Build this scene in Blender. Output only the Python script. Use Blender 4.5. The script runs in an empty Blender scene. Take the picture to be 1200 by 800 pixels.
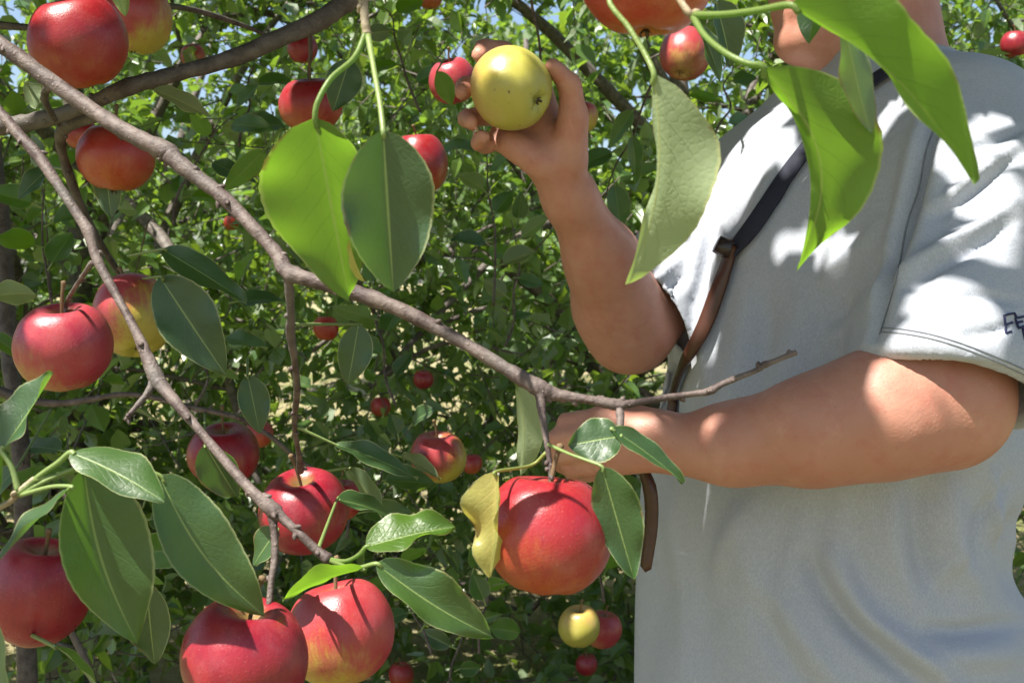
import bpy, math, random
import numpy as np
from mathutils import Vector, Matrix, Quaternion
from mathutils.bvhtree import BVHTree

sc = bpy.context.scene
COL = sc.collection
R = math.radians

# ------------------------------------------------------------------ camera, sky, sun, exposure
CAM_Z = 1.30
FPX = 1287.0                       # focal length in pixels of the 1200 px wide photograph
PITCH = math.atan2(70, FPX)        # camera looks slightly down
cam_d = bpy.data.cameras.new('camera')
cam = bpy.data.objects.new('camera', cam_d)
COL.objects.link(cam)
cam.location = (0, 0, CAM_Z)
cam.rotation_euler = (math.pi / 2 - PITCH, 0, 0)
cam_d.sensor_width = 36.0
cam_d.lens = FPX / 1200 * 36.0
cam_d.clip_start = 0.02
cam_d.clip_end = 2000
cam_d.dof.use_dof = True
cam_d.dof.focus_distance = 0.95
cam_d.dof.aperture_fstop = 16
sc.camera = cam

SUN = Vector((-0.40, -0.28, 0.87)).normalized()       # direction towards the sun
SUN_EL = math.asin(SUN.z)
world = bpy.data.worlds.new('World')
sc.world = world
world.use_nodes = True
wn = world.node_tree.nodes
wn.clear()
sky_n = wn.new('ShaderNodeTexSky')
sky_n.sky_type = 'NISHITA'
sky_n.sun_disc = False
sky_n.sun_elevation = SUN_EL
sky_n.sun_rotation = math.atan2(SUN.x, SUN.y)
sky_n.dust_density = 2.0
bg_n = wn.new('ShaderNodeBackground')
bg_n.inputs['Strength'].default_value = 0.085
wo_n = wn.new('ShaderNodeOutputWorld')
world.node_tree.links.new(sky_n.outputs[0], bg_n.inputs[0])
world.node_tree.links.new(bg_n.outputs[0], wo_n.inputs[0])
sun_d = bpy.data.lights.new('sun', 'SUN')
sun_d.energy = 5.0
sun_d.angle = R(0.53)
sun_d.color = (1.0, 0.95, 0.87)
sun = bpy.data.objects.new('sun', sun_d)
COL.objects.link(sun)
sun.rotation_euler = SUN.to_track_quat('Z', 'Y').to_euler()
sun.location = (0, 0, 8)
sc.view_settings.view_transform = 'Standard'
sc.view_settings.look = 'None'
sc.view_settings.exposure = 1.32
sc.view_settings.gamma = 1.0
sc.cycles.use_denoising = True
sc.cycles.max_bounces = 8
sc.cycles.transmission_bounces = 6
sc.cycles.diffuse_bounces = 4
sc.cycles.sample_clamp_indirect = 6.0

# ------------------------------------------------------------------ helpers
CF = Vector((0, math.cos(PITCH), -math.sin(PITCH)))
CU = Vector((0, math.sin(PITCH), math.cos(PITCH)))
CR = Vector((1, 0, 0))
CO = Vector((0, 0, CAM_Z))


def P(px, py, d):
    """photograph position and distance in metres -> world point"""
    return CO + CF * d + CR * ((px - 600) / FPX * d) + CU * ((400 - py) / FPX * d)


def project(V):
    """world points (N,3) -> photograph x, y, distance"""
    V = np.asarray(V, dtype=np.float64) - np.array(CO)
    d = V @ np.array(CF)
    ds = np.where(np.abs(d) < 1e-6, 1e-6, d)
    return 600 + (V @ np.array(CR)) / ds * FPX, 400 - (V @ np.array(CU)) / ds * FPX, d


def camvec(v):
    """(right, up, towards camera) -> world vector"""
    return CR * v[0] + CU * v[1] - CF * v[2]


WL = {}                             # world location of every linked object (rotation-free parents)


def link(o, parent=None, loc=(0, 0, 0)):
    COL.objects.link(o)
    loc = Vector(loc)
    if parent is not None:
        o.parent = parent
        o.location = loc - WL[parent.name]
    else:
        o.location = loc
    WL[o.name] = loc
    return o


def empty(name, loc):
    o = bpy.data.objects.new(name, None)
    o.empty_display_size = 0.1
    return link(o, None, loc)


def tag(o, label=None, cat=None, group=None, kind=None):
    if label: o['label'] = label
    if cat: o['category'] = cat
    if group: o['group'] = group
    if kind: o['kind'] = kind
    return o


def np_mesh(name, verts, faces, mat=None, smooth=True, uv=None, tint=None):
    """verts (N,3); faces list of uniform arrays (quads and/or tris); uv per vertex"""
    me = bpy.data.meshes.new(name)
    verts = np.asarray(verts, dtype=np.float32)
    if not isinstance(faces, list):
        faces = [faces]
    faces = [np.asarray(f, dtype=np.int32) for f in faces if len(f)]
    li = np.concatenate([f.ravel() for f in faces])
    tot = np.concatenate([np.full(len(f), f.shape[1], dtype=np.int32) for f in faces])
    start = np.concatenate([[0], np.cumsum(tot)[:-1]]).astype(np.int32)
    me.vertices.add(len(verts)); me.vertices.foreach_set('co', verts.ravel())
    me.loops.add(len(li)); me.loops.foreach_set('vertex_index', li)
    me.polygons.add(len(tot)); me.polygons.foreach_set('loop_start', start)
    try:
        me.polygons.foreach_set('loop_total', tot)
    except Exception:
        pass
    me.polygons.foreach_set('use_smooth', np.full(len(tot), smooth, dtype=bool))
    if uv is not None:
        l = me.uv_layers.new(name='UVMap')
        l.data.foreach_set('uv', np.asarray(uv, dtype=np.float32)[li].ravel())
    if tint is not None:
        a = me.attributes.new('tint', 'FLOAT', 'POINT')
        a.data.foreach_set('value', np.asarray(tint, dtype=np.float32))
    me.update(calc_edges=True)
    me.validate()
    if mat: me.materials.append(mat)
    return me


def catmull(pts, sub):
    """smooth a list of tuples (any dimension) through its points"""
    p = np.asarray(pts, dtype=np.float64)
    if len(p) < 3:
        t = np.linspace(0, 1, sub + 1)[:, None]
        return p[0] * (1 - t) + p[-1] * t
    q = np.vstack([2 * p[0] - p[1], p, 2 * p[-1] - p[-2]])
    out = []
    for i in range(1, len(q) - 2):
        t = np.linspace(0, 1, sub, endpoint=False)[:, None]
        a, b, c, d = q[i - 1], q[i], q[i + 1], q[i + 2]
        out.append(0.5 * ((2 * b) + (c - a) * t + (2 * a - 5 * b + 4 * c - d) * t ** 2 + (3 * b - a - 3 * c + d) * t ** 3))
    out.append(p[-1:])
    return np.vstack(out)


def tube(pts, radii, seg=10, rough=0.0, seed=0, flat=1.0, caps=True, up=None):
    """tapered tube through pts; returns verts, [quads, tris], v-coordinate"""
    pts = np.asarray(pts, dtype=np.float64); radii = np.asarray(radii, dtype=np.float64)
    n = len(pts)
    T = np.gradient(pts, axis=0)
    T /= np.maximum(np.linalg.norm(T, axis=1), 1e-9)[:, None]
    ref = np.array(up if up is not None else (0.13, -0.9, 0.4))
    N = ref - T[0] * (ref @ T[0]); N /= np.linalg.norm(N)
    rng = np.random.default_rng(seed)
    ph = np.linspace(0, 2 * np.pi, seg, endpoint=False)
    V = []
    ln = np.concatenate([[0], np.cumsum(np.linalg.norm(np.diff(pts, axis=0), axis=1))])
    p1, p2, p3 = rng.uniform(0, 6.28, 3)
    for i in range(n):
        N = N - T[i] * (N @ T[i]); N /= max(np.linalg.norm(N), 1e-9)
        B = np.cross(T[i], N)
        rr = radii[i] * (1 + rough * (np.sin(2 * ph + p1 + ln[i] * 60) * .5 + np.sin(3 * ph + p2 - ln[i] * 95) * .35 + rng.normal(0, .25, seg)))
        V.append(pts[i] + (np.cos(ph) * rr)[:, None] * N + (np.sin(ph) * rr * flat)[:, None] * B)
    V = np.vstack(V)
    i = np.arange(n - 1)[:, None]; j = np.arange(seg)[None, :]; k = (j + 1) % seg
    Q = np.stack([i * seg + j, i * seg + k, (i + 1) * seg + k, (i + 1) * seg + j], -1).reshape(-1, 4)
    F = [Q]
    if caps:
        V = np.vstack([V, pts[0], pts[-1] + T[-1] * radii[-1] * .5])
        a, b = n * seg, n * seg + 1
        jj = np.arange(seg); kk = (jj + 1) % seg
        F.append(np.vstack([np.stack([np.full(seg, a), kk, jj], -1), np.stack([np.full(seg, b), (n - 1) * seg + jj, (n - 1) * seg + kk], -1)]))
    return V, F


# ------------------------------------------------------------------ materials
class NT:
    def __init__(self, name):
        self.m = bpy.data.materials.new(name); self.m.use_nodes = True
        self.t = self.m.node_tree; self.t.nodes.clear()

    def n(self, typ, **kw):
        nd = self.t.nodes.new(typ)
        for k, v in kw.items():
            if k.startswith('i_'):
                nd.inputs[k[2:].replace('_', ' ')].default_value = v
            else:
                setattr(nd, k, v)
        return nd

    def l(self, a, b):
        self.t.links.new(a, b)

    def math(self, op, a, b=None, clamp=False):
        nd = self.n('ShaderNodeMath', operation=op, use_clamp=clamp)
        for i, x in enumerate((a, b)):
            if x is None: continue
            if isinstance(x, (int, float)): nd.inputs[i].default_value = x
            else: self.l(x, nd.inputs[i])
        return nd.outputs[0]

    def mix(self, fac, a, b):
        nd = self.n('ShaderNodeMix', data_type='RGBA')
        for s, x in ((nd.inputs[0], fac), (nd.inputs[6], a), (nd.inputs[7], b)):
            if isinstance(x, (int, float)): s.default_value = x
            elif isinstance(x, tuple): s.default_value = (*x[:3], 1)
            else: self.l(x, s)
        return nd.outputs[2]

    def ss(self, x, lo, hi, a=0.0, b=1.0):
        nd = self.n('ShaderNodeMapRange', interpolation_type='SMOOTHSTEP')
        self.l(x, nd.inputs[0])
        for i, v in zip((1, 2, 3, 4), (lo, hi, a, b)): nd.inputs[i].default_value = v
        return nd.outputs[0]

    def noise(self, vec, scale, detail=3.0, rough=0.55, dist=0.0):
        nd = self.n('ShaderNodeTexNoise')
        nd.inputs['Scale'].default_value = scale; nd.inputs['Detail'].default_value = detail
        nd.inputs['Roughness'].default_value = rough; nd.inputs['Distortion'].default_value = dist
        if vec is not None: self.l(vec, nd.inputs['Vector'])
        return nd.outputs[0]

    def bump(self, h, strength, dist):
        nd = self.n('ShaderNodeBump')
        nd.inputs['Strength'].default_value = strength; nd.inputs['Distance'].default_value = dist
        self.l(h, nd.inputs['Height'])
        return nd.outputs[0]

    def out(self, s):
        o = self.n('ShaderNodeOutputMaterial'); self.l(s, o.inputs[0]); return self.m

    def principled(self, color, rough=0.5, normal=None, **kw):
        p = self.n('ShaderNodeBsdfPrincipled')
        for s, x in ((p.inputs['Base Color'], color), (p.inputs['Roughness'], rough)):
            if isinstance(x, tuple): s.default_value = (*x[:3], 1)
            elif isinstance(x, (int, float)): s.default_value = x
            else: self.l(x, s)
        if normal is not None: self.l(normal, p.inputs['Normal'])
        for k, v in kw.items(): p.inputs[k.replace('_', ' ')].default_value = v
        return p.outputs[0]


def leaf_material(name, top, under, trans, fac=0.42, rough=0.38, veins=True, spec=0.5, vary=0.35):
    t = NT(name)
    uv = t.n('ShaderNodeUVMap', uv_map='UVMap').outputs[0]
    sep = t.n('ShaderNodeSeparateXYZ'); t.l(uv, sep.inputs[0])
    u, v = sep.outputs[0], sep.outputs[1]
    au = t.math('ABSOLUTE', t.math('SUBTRACT', u, 0.5))          # 0 at the midrib, 0.5 at the margin
    geo = t.n('ShaderNodeNewGeometry')
    oi = t.n('ShaderNodeObjectInfo')
    at = t.n('ShaderNodeAttribute', attribute_name='tint')
    rnd = t.math('FRACT', t.math('ADD', at.outputs['Fac'], oi.outputs['Random']))
    obj = t.n('ShaderNodeTexCoord').outputs['Object']
    nz = t.noise(obj, 38.0, 3.0)
    topc = t.mix(t.math('MULTIPLY', rnd, vary), top, (top[0] * 2.0 + .012, top[1] * 1.55 + .012, top[2] * 0.9))
    topc = t.mix(t.ss(nz, .35, .7, 0, .35), topc, (top[0] * .6, top[1] * .65, top[2] * .7))
    nrm = None
    if veins:
        rib = t.ss(au, .006, .022, 1, 0)
        sv = t.math('FRACT', t.math('ADD', t.math('SUBTRACT', t.math('MULTIPLY', v, 8.0), t.math('MULTIPLY', au, 5.5)), t.math('MULTIPLY', nz, .9)))
        sv = t.math('ABSOLUTE', t.math('SUBTRACT', sv, 0.5))
        vein = t.math('MULTIPLY', t.ss(sv, .0, .075, 1, 0), t.ss(au, .03, .46, 1, .15))
        cell = t.n('ShaderNodeTexVoronoi', feature='DISTANCE_TO_EDGE'); cell.inputs['Scale'].default_value = 260
        t.l(obj, cell.inputs['Vector'])
        cells = t.ss(cell.outputs['Distance'], .0, .25, 0, 1)
        edge = t.ss(au, .462, .490, 0, 1)
        pale = (top[0] * 2.6 + .06, top[1] * 1.7 + .08, top[2] * 2 + .03)
        topc = t.mix(t.math('MULTIPLY', vein, .28), topc, pale)
        topc = t.mix(t.math('MULTIPLY', rib, .8), topc, (.30, .40, .12))
        topc = t.mix(t.math('MULTIPLY', edge, .7), topc, (.38, .41, .19))
        undc = t.mix(t.math('MULTIPLY', rib, .8), under, (.42, .46, .18))
        undc = t.mix(t.math('MULTIPLY', vein, .3), undc, (under[0] * .7, under[1] * .72, under[2] * .6))
        undc = t.mix(t.math('MULTIPLY', edge, .8), undc, (.46, .48, .22))
        h = t.math('ADD', t.math('MULTIPLY', cells, .35), t.math('MULTIPLY', t.math('MAXIMUM', vein, rib), -1.0))
        nrm = t.bump(h, .28, .0008)
        trc = t.mix(t.math('MULTIPLY', t.math('MAXIMUM', t.math('MULTIPLY', vein, .55), rib), .75), trans, (trans[0] * .55, trans[1] * .6, trans[2] * .6))
        trc = t.mix(t.ss(nz, .4, .75, 0, .4), trc, (trans[0] * .65, trans[1] * .78, trans[2] * .5))
        # small brown blemishes
        bl = t.ss(t.noise(obj, 40.0, 2.0), .76, .80, 0, .8)
        mg = t.math('MULTIPLY', t.ss(au, .44, .49), t.ss(t.noise(obj, 31.0, 3.0), .56, .64, 0, .8))
        bl = t.math('MAXIMUM', bl, mg)
        topc = t.mix(bl, topc, (.16, .09, .03)); undc = t.mix(bl, undc, (.18, .10, .04)); trc = t.mix(bl, trc, (.12, .06, .02))
    else:
        undc = under
        trc = t.mix(rnd, trans, (trans[0] * 1.35, trans[1] * 1.1, trans[2] * .7))
    colr = t.mix(geo.outputs['Backfacing'], topc, undc)
    rg = t.n('ShaderNodeMapRange'); t.l(geo.outputs['Backfacing'], rg.inputs[0])
    rg.inputs[3].default_value = rough; rg.inputs[4].default_value = .62
    p = t.principled(colr, rg.outputs[0], nrm, Specular_IOR_Level=spec)
    tr = t.n('ShaderNodeBsdfTranslucent'); t.l(trc, tr.inputs[0])
    mx = t.n('ShaderNodeMixShader'); mx.inputs[0].default_value = fac
    t.l(p, mx.inputs[1]); t.l(tr.outputs[0], mx.inputs[2])
    return t.out(mx.outputs[0])


M = {}
M['leaf'] = leaf_material('leaf_green', (.032, .085, .022), (.16, .22, .10), (.20, .42, .03), fac=.33, rough=.47, spec=.9)
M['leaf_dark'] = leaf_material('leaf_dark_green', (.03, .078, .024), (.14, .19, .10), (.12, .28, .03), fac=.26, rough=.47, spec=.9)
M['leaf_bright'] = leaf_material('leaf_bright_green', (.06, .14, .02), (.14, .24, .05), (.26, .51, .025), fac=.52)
M['leaf_pale'] = leaf_material('leaf_pale_underside', (.10, .16, .05), (.30, .37, .20), (.36, .52, .10), fac=.36)
M['leaf_dry'] = leaf_material('leaf_yellowing', (.40, .40, .12), (.46, .43, .15), (.60, .54, .08), fac=.45)
M['leaf_far'] = leaf_material('leaf_orchard', (.065, .135, .04), (.16, .22, .11), (.25, .45, .04), fac=.38, rough=.33, veins=False, spec=1.0, vary=.8)


def bark_material(name, a, b, c):
    t = NT(name)
    o = t.n('ShaderNodeTexCoord').outputs['Object']
    n1 = t.noise(o, 55, 5, .65); n2 = t.noise(o, 240, 4, .6); n3 = t.noise(o, 14, 3)
    col = t.mix(t.ss(n1, .35, .68), a, b)
    col = t.mix(t.ss(n3, .5, .72, 0, .7), col, c)
    vo = t.n('ShaderNodeTexVoronoi'); vo.inputs['Scale'].default_value = 170; t.l(o, vo.inputs['Vector'])
    len_ = t.ss(vo.outputs['Distance'], .10, .2, .55, 0)
    col = t.mix(len_, col, (b[0] * 1.5, b[1] * 1.45, b[2] * 1.4))
    h = t.math('ADD', t.math('MULTIPLY', n1, 1.0), t.math('MULTIPLY', n2, .5))
    h = t.math('ADD', h, t.math('MULTIPLY', len_, .5))
    return t.out(t.principled(col, .62, t.bump(h, .9, .0022), Specular_IOR_Level=.4))


M['bark'] = bark_material('bark_young_grey_brown', (.060, .040, .036), (.165, .128, .112), (.11, .098, .088))
M['bark_dark'] = bark_material('bark_old_dark', (.055, .042, .036), (.12, .10, .088), (.09, .085, .07))
M['bark_pale'] = bark_material('twig_pale_tan', (.26, .20, .12), (.40, .33, .22), (.30, .30, .15))
M['bark_far'] = bark_material('bark_orchard', (.07, .055, .048), (.17, .145, .125), (.11, .10, .085))


def apple_material(name, red, red2, ground, bias, ax=(.55, -.3, .75), spread=.55):
    t = NT(name)
    o = t.n('ShaderNodeTexCoord').outputs['Object']
    oi = t.n('ShaderNodeObjectInfo')
    mp = t.n('ShaderNodeMapping'); t.l(o, mp.inputs[0]); mp.inputs['Scale'].default_value = (1, 1, .16)
    off = t.n('ShaderNodeVectorMath', operation='ADD'); t.l(mp.outputs[0], off.inputs[0])
    rv = t.n('ShaderNodeCombineXYZ')
    for k in range(3): t.l(t.math('MULTIPLY', oi.outputs['Random'], 17.0 + 7 * k), rv.inputs[k])
    t.l(rv.outputs[0], off.inputs[1])
    streak = t.noise(off.outputs[0], 9.0, 6, .78)
    offb = t.n('ShaderNodeVectorMath', operation='ADD'); t.l(o, offb.inputs[0]); t.l(rv.outputs[0], offb.inputs[1])
    blot = t.noise(offb.outputs[0], 1.6, 3, .5)
    fine = t.noise(offb.outputs[0], 26.0, 3, .6)
    dp = t.n('ShaderNodeVectorMath', operation='DOT_PRODUCT'); t.l(o, dp.inputs[0]); dp.inputs[1].default_value = ax
    s = t.math('ADD', dp.outputs['Value'], t.math('MULTIPLY', t.math('SUBTRACT', streak, .5), 1.5))
    s = t.math('ADD', s, t.math('MULTIPLY', t.math('SUBTRACT', blot, .5), 1.3))
    s = t.math('ADD', s, bias)
    blush = t.ss(s, -spread, spread)
    rc = t.mix(t.ss(t.math('ADD', t.math('MULTIPLY', blot, .6), t.math('MULTIPLY', streak, .75)), .5, .85), red, red2)
    rc = t.mix(t.ss(streak, .55, .75, 0, .45), rc, (red[0] * .6, red[1] * .5, red[2] * .6))
    col = t.mix(blush, ground, rc)
    # the pit round the stem stays greenish and russeted
    sx = t.n('ShaderNodeSeparateXYZ'); t.l(o, sx.inputs[0])
    rad = t.math('SQRT', t.math('ADD', t.math('POWER', sx.outputs[0], 2.0), t.math('POWER', sx.outputs[1], 2.0)))
    pit = t.math('MULTIPLY', t.ss(rad, .10, .36, .75, 0), t.ss(sx.outputs[2], .2, .5))
    col = t.mix(pit, col, (.26, .22, .06))
    low = t.math('MULTIPLY', t.ss(rad, .18, .62, .75, 0), t.ss(sx.outputs[2], -.5, -.8))
    col = t.mix(low, col, (ground[0] * .9, ground[1], ground[2]))
    vo = t.n('ShaderNodeTexVoronoi'); vo.inputs['Scale'].default_value = 13.0; t.l(offb.outputs[0], vo.inputs['Vector'])
    dots = t.ss(vo.outputs['Distance'], .05, .11, .38, 0)
    col = t.mix(dots, col, (.62, .42, .20))
    bloom = t.ss(t.noise(offb.outputs[0], 2.6, 4, .6), .45, .75, 0, .05)
    col = t.mix(bloom, col, (.62, .50, .50))
    scab = t.ss(t.noise(offb.outputs[0], 5.2, 3, .6), .735, .765, 0, .75)
    col = t.mix(scab, col, (.10, .055, .03))
    rg = t.ss(t.noise(offb.outputs[0], 4, 4), .3, .7, .27, .42)
    return t.out(t.principled(col, rg, t.bump(t.math('ADD', t.math('MULTIPLY', fine, .4), t.math('MULTIPLY', dots, .5)), .12, .02),
                              Specular_IOR_Level=.5, Subsurface_Weight=.04, Subsurface_Scale=.02, Coat_Weight=.12, Coat_Roughness=.35))


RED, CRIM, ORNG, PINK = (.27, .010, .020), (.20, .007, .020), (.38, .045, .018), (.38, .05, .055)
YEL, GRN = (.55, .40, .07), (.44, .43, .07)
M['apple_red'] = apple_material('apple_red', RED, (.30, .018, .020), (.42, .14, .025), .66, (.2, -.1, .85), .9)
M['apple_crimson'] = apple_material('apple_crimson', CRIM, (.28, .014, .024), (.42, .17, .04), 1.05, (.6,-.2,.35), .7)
M['apple_orange'] = apple_material('apple_orange_red', (.32, .022, .022), (.36, .038, .018), (.46, .17, .03), .75, (.3, -.1, .7), .8)
M['apple_mixed'] = apple_material('apple_red_yellow_cheek', (.33, .025, .032), PINK, (.44, .34, .06), .58)
M['apple_blush'] = apple_material('apple_red_and_yellow', (.34, .028, .034), PINK, (.46, .38, .06), .08)
M['apple_yellow'] = apple_material('apple_yellow_green', (.46, .22, .07), (.48, .26, .09), (.41, .375, .07), -.50, (.2,.3,.9), .9)
M['apple_pink'] = apple_material('apple_pink', (.33, .026, .05), PINK, (.44, .28, .08), .95)


def simple(name, col, rough=.6, scale=200, amt=.3, bump=.3, dist=.001, **kw):
    t = NT(name)
    o = t.n('ShaderNodeTexCoord').outputs['Object']
    n1 = t.noise(o, scale, 4, .6); n2 = t.noise(o, scale * .12, 3)
    c = t.mix(t.ss(n1, .3, .7, 0, amt), col, tuple(x * .5 for x in col))
    c = t.mix(t.ss(n2, .4, .7, 0, amt), c, tuple(min(1, x * 1.35) for x in col))
    return t.out(t.principled(c, rough, t.bump(n1, bump, dist), **kw))


M['stem'] = simple('apple_stem', (.16, .10, .045), .7)
M['calyx'] = simple('apple_calyx', (.07, .05, .025), .9)
M['webbing'] = simple('black_webbing', (.010, .012, .028), .75, 900, .3, .6)
M['leather'] = simple('brown_leather', (.060, .022, .013), .38, 120, .55, .4)
M['buckle'] = simple('dark_buckle', (.03, .018, .016), .35, 90)
M['denim'] = simple('trouser_cloth', (.05, .06, .09), .85, 600)
M['shoe'] = simple('shoe_leather', (.05, .035, .025), .6, 200)
M['hair'] = simple('hair_brown', (.05, .032, .02), .55, 300, .6, .8)
M['eye'] = simple('eye_white', (.7, .68, .65), .2, 50, .1, .05)
M['thread'] = simple('navy_thread', (.018, .020, .075), .8, 900)
M['seam'] = simple('seam_thread', (.20, .215, .24), .9, 900)


def skin_material():
    t = NT('skin')
    o = t.n('ShaderNodeTexCoord').outputs['Object']
    n1 = t.noise(o, 9, 4, .6); n2 = t.noise(o, 420, 3, .6); n3 = t.noise(o, 46, 4, .6)
    c = t.mix(t.ss(n1, .35, .7), (.44, .205, .14), (.50, .245, .175))
    c = t.mix(t.ss(n3, .45, .7, 0, .55), c, (.42, .155, .11))
    n4 = t.noise(o, 24, 5, .7)
    c = t.mix(t.ss(n4, .5, .75, 0, .4), c, (.58, .33, .24))
    fr = t.ss(t.noise(o, 260, 2), .68, .74, 0, .3)
    c = t.mix(fr, c, (.25, .11, .06))
    h = t.math('ADD', t.math('MULTIPLY', n2, .6), n3)
    return t.out(t.principled(c, .5, t.bump(h, .5, .0014), Specular_IOR_Level=.45, Subsurface_Weight=.15, Subsurface_Scale=.006))


M['skin'] = skin_material()


def shirt_material():
    t = NT('heather_grey_jersey')
    o = t.n('ShaderNodeTexCoord').outputs['Object']
    mp = t.n('ShaderNodeMapping'); t.l(o, mp.inputs[0]); mp.inputs['Scale'].default_value = (1, 1, .35)
    n1 = t.noise(mp.outputs[0], 900, 3, .7); n2 = t.noise(mp.outputs[0], 300, 4, .7); n3 = t.noise(o, 6, 3)
    c = t.mix(t.ss(n1, .35, .65), (.335, .36, .41), (.43, .455, .505))
    c = t.mix(t.ss(n2, .45, .65, 0, .45), c, (.36, .38, .415))
    c = t.mix(t.ss(n3, .4, .7, 0, .25), c, (.385, .405, .435))
    wr = t.noise(o, 22, 5, .62, .8)
    h = t.math('ADD', t.math('MULTIPLY', n1, .05), t.math('MULTIPLY', wr, .8))
    return t.out(t.principled(c, .9, t.bump(h, .45, .006), Specular_IOR_Level=.15, Sheen_Weight=.1))


M['shirt'] = shirt_material()


def ground_material():
    t = NT('orchard_floor')
    o = t.n('ShaderNodeTexCoord').outputs['Object']
    n1 = t.noise(o, 1.3, 5, .6); n2 = t.noise(o, 14, 5, .7); n3 = t.noise(o, 90, 4, .7)
    c = t.mix(t.ss(n2, .35, .65), (.30, .25, .13), (.42, .37, .22))
    c = t.mix(t.ss(n1, .45, .62, 0, .75), c, (.16, .20, .06))
    c = t.mix(t.ss(n3, .5, .7, 0, .5), c, (.14, .11, .06))
    return t.out(t.principled(c, .95, t.bump(t.math('ADD', n2, n3), .8, .03), Specular_IOR_Level=.1))


M['ground'] = ground_material()
M['grass'] = leaf_material('grass_blade', (.17, .19, .05), (.2, .22, .08), (.36, .38, .08), fac=.35, veins=False, vary=.9)

# ------------------------------------------------------------------ ground
rng = np.random.default_rng(11)
xs = np.concatenate([-np.geomspace(400, 9, 14), np.linspace(-8, 8, 81), np.geomspace(9, 400, 14)])
ys = np.concatenate([-np.geomspace(400, 5, 10), np.linspace(-4, 14, 91), np.geomspace(15, 600, 16)])
gx, gy = np.meshgrid(xs, ys)


def ground_z(x, y):
    near = np.exp(-((x / 14) ** 2 + ((y - 4) / 14) ** 2))
    return near * (.035 * np.sin(x * 1.3 + .4) * np.cos(y * .9) + .02 * np.sin(x * 3.1 + y * 2.3)) - .002


gz = ground_z(gx, gy)
nx_, ny_ = len(xs), len(ys)
ii = np.arange(ny_ - 1)[:, None] * nx_ + np.arange(nx_ - 1)[None, :]
gq = np.stack([ii, ii + 1, ii + nx_ + 1, ii + nx_], -1).reshape(-1, 4)
g = bpy.data.objects.new('ground', np_mesh('ground', np.stack([gx, gy, gz], -1).reshape(-1, 3), gq, M['ground']))
link(g); tag(g, kind='structure')

# straw and grass between the trees: uncountable
nb = 26000
bx = rng.uniform(-6, 7, nb); by = rng.uniform(1.6, 15, nb) ** 1.0
keep = (np.sin(bx * 1.7 + 1) + np.cos(by * 1.3) + rng.normal(0, 1, nb)) > -.4
bx, by = bx[keep], by[keep]; nb = len(bx)
ang = rng.uniform(0, 6.28, nb); hh = rng.uniform(.03, .16, nb); lean = rng.uniform(.2, 1.6, nb) * hh
ww = rng.uniform(.002, .005, nb)
b0 = np.stack([bx, by, ground_z(bx, by) - .004], -1)
sd = np.stack([-np.sin(ang), np.cos(ang), 0 * ang], -1) * ww[:, None]
fw = np.stack([np.cos(ang) * lean, np.sin(ang) * lean, hh], -1)
mid = b0 + fw * .55 + np.array([0, 0, .15]) * hh[:, None]
GV = np.stack([b0 - sd, b0 + sd, mid + sd * .7, mid - sd * .7, b0 + fw], 1).reshape(-1, 3)
k5 = np.arange(nb)[:, None] * 5
GF = [k5 + np.array([[0, 1, 2, 3]]), k5 + np.array([[3, 2, 4]])]
guv = np.tile(np.array([[.5, 0], [.6, 0], [.6, .5], [.5, .5], [.5, 1]]), (nb, 1))
go = bpy.data.objects.new('grass', np_mesh('grass', GV, GF, M['grass'], False, guv, np.repeat(rng.random(nb), 5)))
link(go); tag(go, 'dry straw and thin grass on the orchard floor', 'grass', kind='stuff')

# ------------------------------------------------------------------ small leaf templates for the orchard trees
def small_leaf(fold, curl, w=.35):
    t = np.array([0, .32, .32, .32, .68, .68, .68, 1.0])
    u = np.array([0, -1, 0, 1, -1, 0, 1, 0])
    wd = np.array([0, w, 0, w, w * .78, 0, w * .78, 0])
    x = u * wd * math.cos(fold); z = np.abs(u) * wd * math.sin(fold) - curl * t ** 2
    return np.stack([x, t, z], -1)


SM_F = np.array([[0, 2, 1], [0, 3, 2], [1, 2, 5], [1, 5, 4], [2, 3, 6], [2, 6, 5], [4, 5, 7], [5, 6, 7]])
SM_UV = np.array([[.5, 0], [0, .32], [.5, .32], [1, .32], [.08, .68], [.5, .68], [.92, .68], [.5, 1]])
SM_T = [small_leaf(.35, .10), small_leaf(.60, .28), small_leaf(.15, -.08, .38), small_leaf(.9, .40, .33), small_leaf(.45, .55)]
SM_ME = [np_mesh('orchard_leaf', v, SM_F, M['leaf_far'], False, SM_UV) for v in SM_T]


def unit(a):
    return a / np.maximum(np.linalg.norm(a, axis=-1, keepdims=True), 1e-9)


def leaf_frames(pos, along, nrm):
    Y = unit(along); Z = unit(nrm - Y * np.sum(nrm * Y, -1, keepdims=True)); X = np.cross(Y, Z)
    return np.stack([X, Y, Z], -1)           # columns


def leaves_mesh(name, pos, Rm, size, kind, tint, mat):
    T = np.stack(SM_T)[kind]                                  # (N,8,3)
    V = pos[:, None, :] + size[:, None, None] * np.einsum('nij,nkj->nki', Rm, T)
    n = len(pos)
    F = (np.arange(n)[:, None, None] * 8 + SM_F[None]).reshape(-1, 3)
    return np_mesh(name, V.reshape(-1, 3), F, mat, False, np.tile(SM_UV, (n, 1)), np.repeat(tint, 8))


def twig_leaves(rng, starts, dirs, lens, per, droop=.25):
    """leaves in loose whorls along short twigs"""
    n = len(starts)
    t = rng.uniform(.15, 1.05, (n, per))
    pos = starts[:, None] + dirs[:, None] * (lens[:, None] * t)[..., None]
    pos[..., 2] -= .12 * (lens[:, None] * t) ** 2 / .3
    rd = rng.normal(0, 1, (n, per, 3))
    al = dirs[:, None] * .5 + unit(rd) * .9; al[..., 2] -= droop
    nr = rng.normal(0, .55, (n, per, 3)); nr[..., 2] += .85
    return pos.reshape(-1, 3), al.reshape(-1, 3), nr.reshape(-1, 3)


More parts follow.
